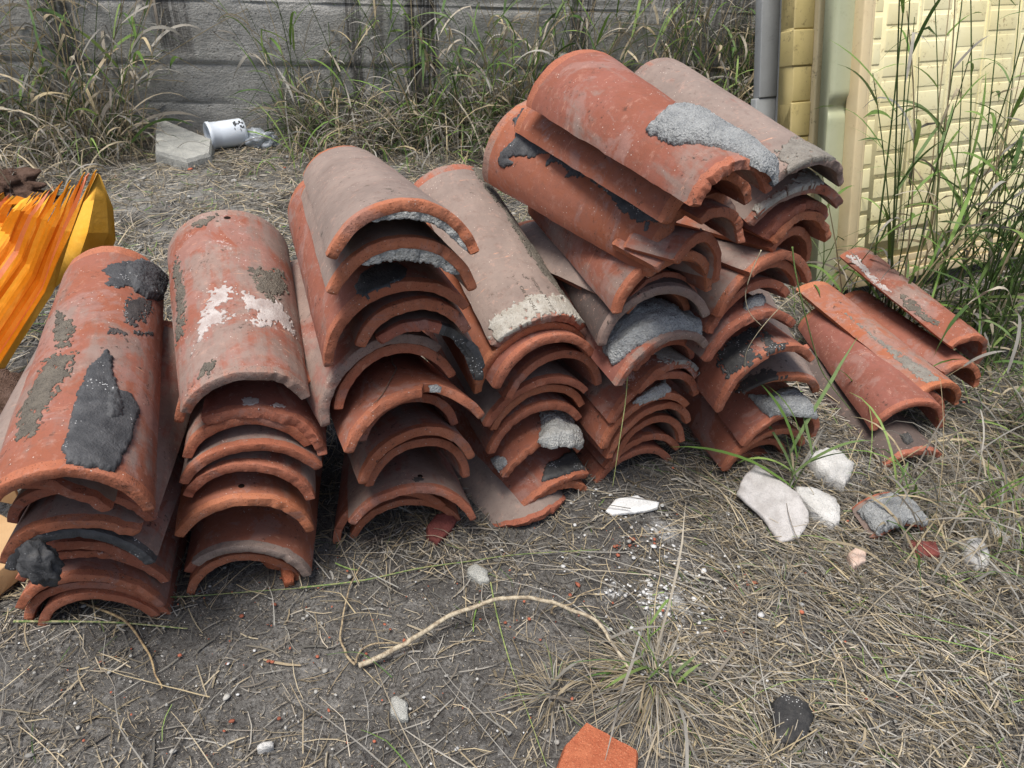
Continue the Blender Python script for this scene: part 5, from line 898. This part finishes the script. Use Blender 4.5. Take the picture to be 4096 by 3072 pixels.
def litter():
    B = Blades(); n = 0; N = 90000
    X = rng.uniform(-2.6, 2.7, N*3); Y = rng.uniform(.42, 3.95, N*3)
    # more samples close to the lens where single stalks can be told apart
    X[:N] = rng.uniform(-1.1, 1.5, N); Y[:N] = rng.uniform(.45, 1.5, N)
    for x, y in zip(X, Y):
        if y > wall_y(x)-.01: continue
        if abs(x) > .35+y*.85: continue
        near = y < 1.5; d = dens(x, y)
        if rng.random() > d*(.95 if near else 1.0): continue
        L = rng.gamma(2.0, .022)+.015 if near else rng.gamma(2.5, .022)+.02
        L = min(L, .20); a = rng.uniform(0, 2*math.pi)
        if x > .3 and rng.random() < .45: a = rng.normal(2.5, .5)
        k = 4; s = np.linspace(-.5, .5, k); cur = rng.normal(0, .25)
        th = a+cur*s*2; px = x+np.cumsum(np.cos(th))*L/k; py = y+np.cumsum(np.sin(th))*L/k
        z0 = gh(x, y)+rng.random()**2*.016*d+.0015; til = rng.normal(0, .10)
        pz = z0+s*L*til+.10*L*(.25-s*s)*rng.random(); pz = np.maximum(pz, gh(x, y)+.0008)
        w = rng.uniform(.0009, .0024) if near else rng.uniform(.0014, .0032)
        if rng.random() < .05: w *= 2.0
        g = .02 if near else .05
        c = scol(g)*(1.12 if near else 1.15); c = c*(.45 if rng.random() < .42 else 1.05)
        up = np.array([rng.normal(0, .4), rng.normal(0, .4), 1]); B.add(np.stack([px, py, pz], 1), w*np.array([.8, 1, 1, .6]), c, up); n += 1
    for i in range(750):    # trampled tussocks, stalks fanned out from their root
        cx, cy, R0 = ((.275, .735, 1.), (.10, .70, .6), (.72, .80, .8), (.45, .60, .7), (-.06, .93, .6), (.55, .95, .5))[i % 6 if i % 2 else 0]
        a = rng.normal(math.pi, 1.3); r0 = rng.random()*.03; L = rng.uniform(.05, .17)*R0; k = 6; s = np.linspace(0, 1, k); th = a+rng.normal(0, .35)*s
        px = cx+math.cos(a)*r0+np.cumsum(np.cos(th))*L/k; py = cy+math.sin(a)*r0+np.cumsum(np.sin(th))*L/k
        pz = gh(cx, cy)+.003+rng.random()*.012+.022*rng.random()*np.sin(s*math.pi)
        B.add(np.stack([px, py, pz], 1), rng.uniform(.0010, .0022)*np.linspace(1, .4, k), scol(.05)*rng.uniform(.6, 1.2), np.array([0, 0, 1.]))
    for i in range(1500):   # long loose stalks
        y = rng.uniform(.5, 1.6) if i < 1000 else rng.uniform(1.6, 3.2); x = rng.uniform(-.4-y*.7, .4+y*.7)
        if rng.random() > dens(x, y)*1.3+.06: continue
        L = rng.uniform(.10, .30); a = rng.normal(2.7, .8); k = 9; s = np.linspace(0, 1, k); cur = rng.normal(0, .35); th = a+cur*s+(rng.normal(0, .5) if rng.random() < .3 else 0)*(s > .5)
        px = x+np.cumsum(np.cos(th))*L/k; py = y+np.cumsum(np.sin(th))*L/k; h0 = rng.uniform(.004, .02)
        pz = np.array([gh(u, v_) for u, v_ in zip(px, py)])+h0+rng.uniform(0, .02)*np.sin(s*math.pi)
        B.add(np.stack([px, py, pz], 1), rng.uniform(.0012, .0026)*(1 if y < 1.6 else 1.6)*np.linspace(1, .45, k), scol(.06)*1.2, np.array([0, 0, 1.]))
    o = B.build('dry_straw'); tag(o, 'loose dry straw and broken grass stalks covering the soil', 'straw', None, 'stuff'); return n
def crumbs():
    """bark crumbs, seeds and grit too fine to count"""
    B = Blades()
    for i in range(30000):
        y = .42+rng.random()**1.5*1.1; x = rng.uniform(-.35-y*.8, .35+y*.8)
        if rng.random() > .75+.5*noise.noise((x*6, y*6, 3)): continue
        L = rng.uniform(.0025, .011); a = rng.uniform(0, 6.28); z = gh(x, y)+.0006+rng.random()*.0015
        c = np.array((.33, .28, .20))*rng.uniform(.35, 1.4) if rng.random() < .6 else np.array((.05, .042, .035))*rng.uniform(.6, 1.6)
        dx, dy = math.cos(a)*L/2, math.sin(a)*L/2
        B.add([(x-dx, y-dy, z), (x, y, z+.0006), (x+dx, y+dy, z)], np.array([.4, 1, .4])*rng.uniform(.0008, .0018), c)
    tag(B.build('fine_litter'), 'fine chaff and bark crumbs on the soil', 'litter', None, 'stuff')
def arch(base, L, head, up, droop, w, col, n=9, B=None, kink=0, side=None):
    """leaf/stem: starts at elevation `up` (rad), bends down by `droop` along its length"""
    p = np.array(base, float)
    if p[2] < .001: p[2] = sink(p[0], p[1])
    fl = min(p[2], sink(p[0], p[1])); P = [p.copy()]; el = up; hd = head; ds = L/(n-1)
    kk = rng.integers(2, n-1) if kink and rng.random() < kink else -1
    for i in range(n-1):
        if i == kk: el -= rng.uniform(.7, 1.8); hd += rng.normal(0, .5)
        el -= droop/(n-1)*(.4+1.2*i/(n-1)); hd += rng.normal(0, .04)
        p = p+ds*np.array([math.cos(hd)*math.cos(el), math.sin(hd)*math.cos(el), math.sin(el)])
        if p[2] < fl+.004: p[2] = fl+.004; el = abs(el)*.1
        P.append(p.copy())
    P = np.array(P); s = np.linspace(0, 1, n); wd = w*np.minimum(1, .55+s*3)*np.clip((1-s)*3.2, .08, 1)
    if side is None: side = np.array([math.cos(head)*math.sin(1.2)*-1+rng.normal(0, .3), math.sin(head)*-1+rng.normal(0, .3), .6+rng.normal(0, .3)])
    B.add(P, wd, col, side); return P
def stem(base, H, head, up, B, g, nleaf, droop=.3, w=.003, leafL=.16, kink=.0, lw=.006):
    col = (np.array((.10, .15, .05)) if rng.random() < g else np.array((.38, .31, .19)))*rng.uniform(.75, 1.2)
    n = 12; st = rng.integers(1e6)
    P = arch(base, H, head, up, droop, w, col, n, B, kink, np.array([0, -1, .2]))
    s = np.linspace(0, 1, n); B.Wd[-1] = w*(1-.6*s); B.P[-1] = P
    B.add(P+np.array([.0003, 0, 0]), w*(1-.6*s), col*.9, np.array([1, .1, .2]))
    # sheath nodes
    for k in range(nleaf):
        f = (k+.6+rng.uniform(-.3, .3))/(nleaf+.3); i = min(int(f*(n-1)), n-2); q = P[i]+(P[i+1]-P[i])*(f*(n-1)-i)
        dry = rng.random() > g*(.55+.5*f); c = scol(0 if dry else 1)
        if dry: c = c*1.1
        h = head+rng.choice([-1, 1])*rng.uniform(.3, 1.6)+ (math.pi if rng.random() < .25 else 0)
        arch(q, leafL*rng.uniform(.5, 1.3), h, rng.uniform(.5, 1.25), rng.uniform(.5, 2.2)*(1.3 if dry else .8), lw*rng.uniform(.5, 1.2), c, 9, B, .35 if dry else .1)
def tuft(B, cx, cy, rx, ry, n, hmin, hmax, g, lean=0., w=(.0015, .005), droop=(.8, 2.6), kink=.25, dark=1.):
    for i in range(n):
        x, y = cx+rng.normal(0, rx), cy+rng.normal(0, ry)
        if y > wall_y(x)-.02: y = wall_y(x)-.02-rng.random()*.05
        c = scol(g, dark); h = rng.uniform(0, 2*math.pi)
        arch((x, y, 0.0), rng.uniform(hmin, hmax), h, rng.uniform(.7, 1.5), rng.uniform(*droop), rng.uniform(*w), c, 9, B, kink)
def wall_grass():
    B = Blades()
    # dense dry skirt along the foot of the wall
    for i in range(6000):
        x = rng.uniform(-2.4, 2.2); d = .5+.5*noise.noise((x*2.2, 3, 1))
        if -1.75 < x < -1.05: continue
        y = wall_y(x)-.04-abs(rng.normal(0, .17)); 
        if x < -1.75: y = wall_y(x)-.02-abs(rng.normal(0, .30))
        g = .14+.22*max(0, noise.noise((x*1.7, 5, 5)))
        if rng.random() > .65+d*.6: continue
        L = rng.uniform(.12, .50)
        arch((x, y, 0), L, rng.uniform(0, 6.28), rng.uniform(.5, 1.5), rng.uniform(.8, 2.8), rng.uniform(.003, .008), scol(g, 1.1), 8, B, .3)
    return tag(B.build('wall_grass'), 'tangle of dry and green grass growing along the foot of the wall', 'grass', None, 'stuff')
def clump(label, spots, n, H, g, head, up=(1.0, 1.5), nleaf=(3, 6), w=.0035, leafL=.2, name='grass_clump', kink=.15, lw=.007, tuftn=0, droop=(.1, .6)):
    e = empty(name, (spots[0][0], spots[0][1], 0)); B = Blades(); L_ = Blades()
    for i in range(n):
        cx, cy, rx, ry = spots[rng.integers(len(spots))]; x, y = cx+rng.normal(0, rx), cy+rng.normal(0, ry)
        if y > wall_y(x)-.03: y = wall_y(x)-.03-rng.random()*.08
        k0 = len(B.P)
        stem((x, y, 0), rng.uniform(*H), rng.normal(*head), rng.uniform(*up), B, g, rng.integers(*nleaf), rng.uniform(*droop), w*rng.uniform(.7, 1.2), leafL, kink, lw)
    if tuftn:
        for (cx, cy, rx, ry) in spots: tuft(B, cx, cy, rx*1.2, ry*1.2, tuftn//len(spots), .08, .34, g*.6)
    # split into stems and leaves as two parts: stems come in pairs of crossed ribbons with 12 points
    S = Blades(); Lf = Blades()
    for p, w_, c, sd in zip(B.P, B.Wd, B.C, B.S): (S if len(p) == 12 else Lf).add(p, w_, c, sd)
    off = np.array([spots[0][0], spots[0][1], 0])
    for b in (S, Lf):
        b.P = [p-off for p in b.P]
    if S.P: S.build('stems', e)
    if Lf.P: Lf.build('leaves', e)
    return tag(e, label, 'grass clump', 'clumps of tall grass')
litter(); crumbs(); wall_grass()
wy = wall_y
clump('tall dry and green grass clump at the left against the wall', [(-2.05, wy(-2.05)-.12, .14, .08), (-2.3, wy(-2.3)-.2, .12, .1), (-1.85, wy(-1.85)-.25, .10, .06)], 80, (.5, 1.1), .30, (1.5, 1.2), (1.0, 1.5), (4, 7), .0048, .28, kink=.35, lw=.0125, tuftn=900, droop=(.05, .5))
clump('slender grass clump rising in front of the wall left of centre', [(-1.02, wy(-1.02)-.10, .06, .05), (-.80, wy(-.8)-.08, .08, .05)], 46, (.5, 1.0), .55, (1.5, 1.5), (1.05, 1.5), (3, 6), .004, .24, kink=.3, lw=.010, tuftn=160)
clump('thin feathery grass clump before the streaked stain on the wall', [(-.45, wy(-.45)-.12, .12, .05), (-.2, wy(-.2)-.1, .1, .05)], 60, (.45, .95), .6, (1.2, 1.5), (1.0, 1.5), (4, 7), .0045, .2, kink=.3, lw=.010, tuftn=160)
clump('mixed grass clump just left of the highest tile', [(.05, wy(.05)-.15, .10, .06), (.3, wy(.3)-.12, .12, .06)], 100, (.4, .95), .50, (1.4, 1.5), (1.0, 1.5), (3, 6), .0042, .25, kink=.35, lw=.0105, tuftn=220)
clump('thick shaded grass clump behind the top tiles near the panels', [(.75, wy(.75)-.15, .16, .08), (1.1, wy(1.1)-.2, .14, .08), (1.35, wy(1.35)-.25, .10, .08)], 200, (.55, 1.1), .42, (1.4, 1.5), (1.0, 1.5), (3, 6), .0042, .26, kink=.3, lw=.010, tuftn=500)
clump('tall green reed like grass standing in front of the yellow panel', [(1.16, 2.00, .04, .04), (1.28, 1.95, .06, .05), (1.40, 1.93, .07, .06), (1.52, 2.02, .07, .06)], 80, (.6, 1.25), .8, (1.2, 1.4), (1.22, 1.56), (4, 7), .0062, .24, kink=.04, lw=.0105, tuftn=120, droop=(.03, .30))
clump('green grass clump between the beige panels and the sixth stack', [(1.02, 2.05, .05, .06)], 12, (.35, .7), .7, (1.8, 1.4), (.8, 1.4), (3, 5), .005, .24, kink=.1, lw=.010, tuftn=60)
clump('drooping green and straw grass at the right edge beside the leaning tiles', [(1.55, 1.60, .10, .10), (1.42, 1.42, .08, .08), (1.35, 1.22, .08, .08), (1.62, 1.35, .12, .10)], 44, (.18, .5), .45, (2.5, 1.5), (.6, 1.4), (3, 6), .0032, .18, kink=.3, lw=.0075, tuftn=800)
clump('small bright green grass tuft in the foreground straw', [(.27, .755, .012, .012), (.31, .74, .02, .012)], 6, (.05, .10), .95, (2.2, .9), (.5, 1.2), (2, 4), .002, .07, kink=0, lw=.0045, droop=(.1, .5), tuftn=10)
clump('few long green blades arching over the concrete pieces', [(.63, 1.21, .008, .008)], 3, (.12, .2), 1, (1.0, 1.0), (1.0, 1.4), (3, 5), .0026, .24, kink=0, lw=.008, droop=(.1, .4))
clump('sparse dry grass between the flat flake and the right edge', [(1.0, 1.18, .10, .08), (1.15, 1.05, .1, .08)], 14, (.12, .35), .3, (2.5, 1.6), (.5, 1.3), (2, 5), .0026, .15, kink=.3, lw=.006, tuftn=260)
clump('flattened straw tussock under the green tuft in the foreground', [(.24, .70, .05, .03)], 10, (.10, .25), .1, (2.8, .8), (.05, .5), (1, 3), .002, .12, kink=.2, lw=.004, tuftn=0, droop=(.1, .5))
# long single stalks
def stalk(pts, w, c0, c1, label, z=.008, name='grass_stalk', zs=None):
    P = [Vector(p) if len(p) == 3 else Vector((p[0], p[1], (zs[i] if zs else z)+gh(*p))) for i, p in enumerate(pts)]; Q = []
    for i in range(len(P)-1):
        a = P[max(i-1, 0)]; b = P[i]; c = P[i+1]; d = P[min(i+2, len(P)-1)]
        for k in range(8):
            t = k/8; Q.append(Vector((noise.noise((i*1.3+t, w*900, 1)), noise.noise((i*1.3+t, w*900, 2)), 0))*w*.55*(w > .004)+.5*((2*b)+(c-a)*t+(2*a-5*b+4*c-d)*t*t+(3*b-a-3*c+d)*t**3))
    Q.append(P[-1]); n = len(Q); V = []; F = []; m = 8
    for i, q in enumerate(Q):
        t = (Q[min(i+1, n-1)]-Q[max(i-1, 0)]).normalized(); s = t.cross(Vector((0, 0, 1))).normalized(); u = s.cross(t)
        r = w/2*(1-.55*i/n)*(1+.18*(i % 16 == 0)+.12*noise.noise((i*.7, w*99, 0)))
        for k in range(m): V.append(q+(s*math.cos(k*2*math.pi/m)+u*math.sin(k*2*math.pi/m))*r)
    for i in range(n-1):
        for k in range(m): F.append((i*m+k, i*m+(k+1) % m, (i+1)*m+(k+1) % m, (i+1)*m+k))
    F += [tuple(range(m))[::-1], tuple((n-1)*m+k for k in range(m))]
    s = NT('stalk'); v = s.coords(False); f = s.noi(s.scl(v, (130, 130, 130)), 1, 5, .75); s.bump(f, .4, .002)
    mt = s.done(s.mix(s.step(f, .40, .62), c0, c1), .8, .2)
    o = mesh(name, V, F, mt); 
    if label: tag(o, label, 'stalk' if name == 'grass_stalk' else 'branch')
    return o
ST = (.46, .38, .24)
bz = [.012, .02, .03, .038, .045, .05, .052, .052, .048, .04, .035, .03, .025, .02, .015, .012, .010, .008, .006, .004]
gb = [p for i, p in enumerate(G['branch']) if i != 11]
br = stalk(gb, .0095, (.46, .40, .29), (.24, .19, .13), 'dry bent plant stem curving across the foreground soil', .02, 'dry_branch', bz[:len(gb)])
for k in 'abc':
    o = stalk(G['branch_'+k], .0045, (.40, .32, .20), (.16, .12, .08), None, .012, 'side_shoot'); o.parent = br
stalk(G['stem1'], .0045, (.10, .16, .05), (.40, .36, .20), 'short thick green stalk lying straight below the first stack')
stalk(G['stem2'], .0030, (.12, .18, .06), (.36, .32, .18), 'thin green stalk running from the first stack to the second')
stalk(G['stem3'], .0034, (.12, .20, .06), (.30, .28, .14), 'long green stalk crossing the soil below third and fourth stack')
stalk(G['stem4'], .0030, (.16, .24, .07), (.34, .34, .15), 'green stalk running down past the dry bent stem to the brick')
stalk(G['stem5'], .0050, (.40, .30, .16), (.22, .15, .09), 'brown curled grass leaf in the lower left foreground')
tt = TL['3/c8']
stalk([tuple(tt.mw @ surf(tt, a, v, .002+.002*(i % 2))) for i, (a, v) in enumerate(TWIG)], .0030, (.20, .13, .09), (.12, .08, .06), 'thin brown twig lying on the notched tile of the third stack', name='dry_twig')
stalk(HANG['h1'], .0022, (.26, .30, .10), (.34, .34, .16), 'thin green stalk hanging down the front of the fifth stack')
stalk(HANG['h2'], .0032, (.14, .20, .06), (.10, .14, .05), 'jointed green stalk leaning over the right side of the sixth stack')
stalk(HANG['h3'], .0022, (.52, .46, .32), (.40, .34, .22), 'pale bent straw hanging in front of the upper sixth stack')
stalk(HANG['h4'], .0018, (.42, .36, .24), (.30, .26, .18), 'fine curved straw lying over the tar stained tile')
# ------------------------------------------------------------ chips and pebbles
def chips():
    ico = bmesh.new(); bmesh.ops.create_icosphere(ico, subdivisions=1, radius=1); bv = np.array([v.co[:] for v in ico.verts]); bf = np.array([[v.index for v in f.verts] for f in ico.faces]); ico.free()
    VV = []; CC = []; FF = []; n = 0
    def put(x, y, r, c, fl=.5):
        nonlocal n
        s = r*np.array([rng.uniform(.7, 1.3), rng.uniform(.6, 1.2), fl*rng.uniform(.6, 1.2)]); v = bv*s*(1+rng.normal(0, .16, (len(bv), 1)))
        a = rng.uniform(0, 6.28); ca, sa = math.cos(a), math.sin(a); v = v@np.array([[ca, sa, 0], [-sa, ca, 0], [0, 0, 1]])
        v += np.array([x, y, gh(x, y)+r*fl*.35+rng.random()*.007*(r > .0012)]); VV.append(v); CC.append(np.tile(np.append(c, 1), (len(v), 1))); FF.append(bf+n*len(bv)); n += 1
    WH = np.array((.68, .68, .66)); RD = np.array((.36, .11, .06)); GY = np.array((.34, .33, .30))
    spots = [((.294, .897), .016, 110, WH), ((.332, .906), .035, 90, WH), ((.36, .93), .11, 90, WH), ((.39, .889), .05, 30, WH), ((.348, 1.011), .05, 60, WH), ((.25, 1.13), .06, 40, WH), ((.214, .924), .02, 30, WH), ((.30, .80), .08, 50, WH), ((.52, .95), .1, 50, WH),
             ((.26, 1.05), .025, 25, RD), ((-.3, .9), .12, 34, RD), ((-.35, .72), .15, 34, RD), ((.1, .85), .1, 20, RD), ((-.42, .93), .05, 15, RD), ((.44, .95), .03, 12, RD)]
    for (cx, cy), s, k, c in spots:
        for i in range(k):
            x, y = rng.normal(cx, s), rng.normal(cy, s*.9)
            put(x, y, min(.006, rng.gamma(1.1, .0016)+.0007), c*rng.uniform(.6, 1.0), .4)
    for i in range(2600):
        y = .44+rng.random()**1.4*1.2; x = rng.uniform(-.3-y*.75, .3+y*.75)
        c = GY if rng.random() < .8 else (WH if rng.random() < .5 else RD); put(x, y, rng.gamma(1.5, .0008)+.0006, c*rng.uniform(.5, 1.25), .6)
    for i in range(500):
        x = rng.uniform(-2, 1.5); y = rng.uniform(1.6, 3.3); put(x, y, rng.gamma(1.8, .002)+.002, (GY if rng.random() < .85 else RD)*rng.uniform(.7, 1.4), .5)
    V = np.concatenate(VV); F = np.concatenate(FF); C = np.concatenate(CC)
    m = bpy.data.meshes.new('gravel'); m.vertices.add(len(V)); m.vertices.foreach_set('co', V.ravel()); m.loops.add(F.size); m.loops.foreach_set('vertex_index', F.ravel().astype(np.int32))
    m.polygons.add(len(F)); m.polygons.foreach_set('loop_start', np.arange(0, F.size, 3, dtype=np.int32)); m.polygons.foreach_set('loop_total', np.full(len(F), 3, np.int32)); m.update(calc_edges=True)
    a = m.color_attributes.new('col', 'FLOAT_COLOR', 'POINT'); a.data.foreach_set('color', C.ravel())
    s = NT('pebble'); at = s.new('ShaderNodeAttribute', attribute_type='GEOMETRY', attribute_name='col'); s.l.new(at.outputs['Color'], s.b.inputs['Base Color']); s.b.inputs['Roughness'].default_value = .9
    m.materials.append(s.m); o = link(bpy.data.objects.new('gravel', m)); tag(o, 'scattered grit, white plaster crumbs and red clay chips on the soil', 'gravel', None, 'stuff')
chips()
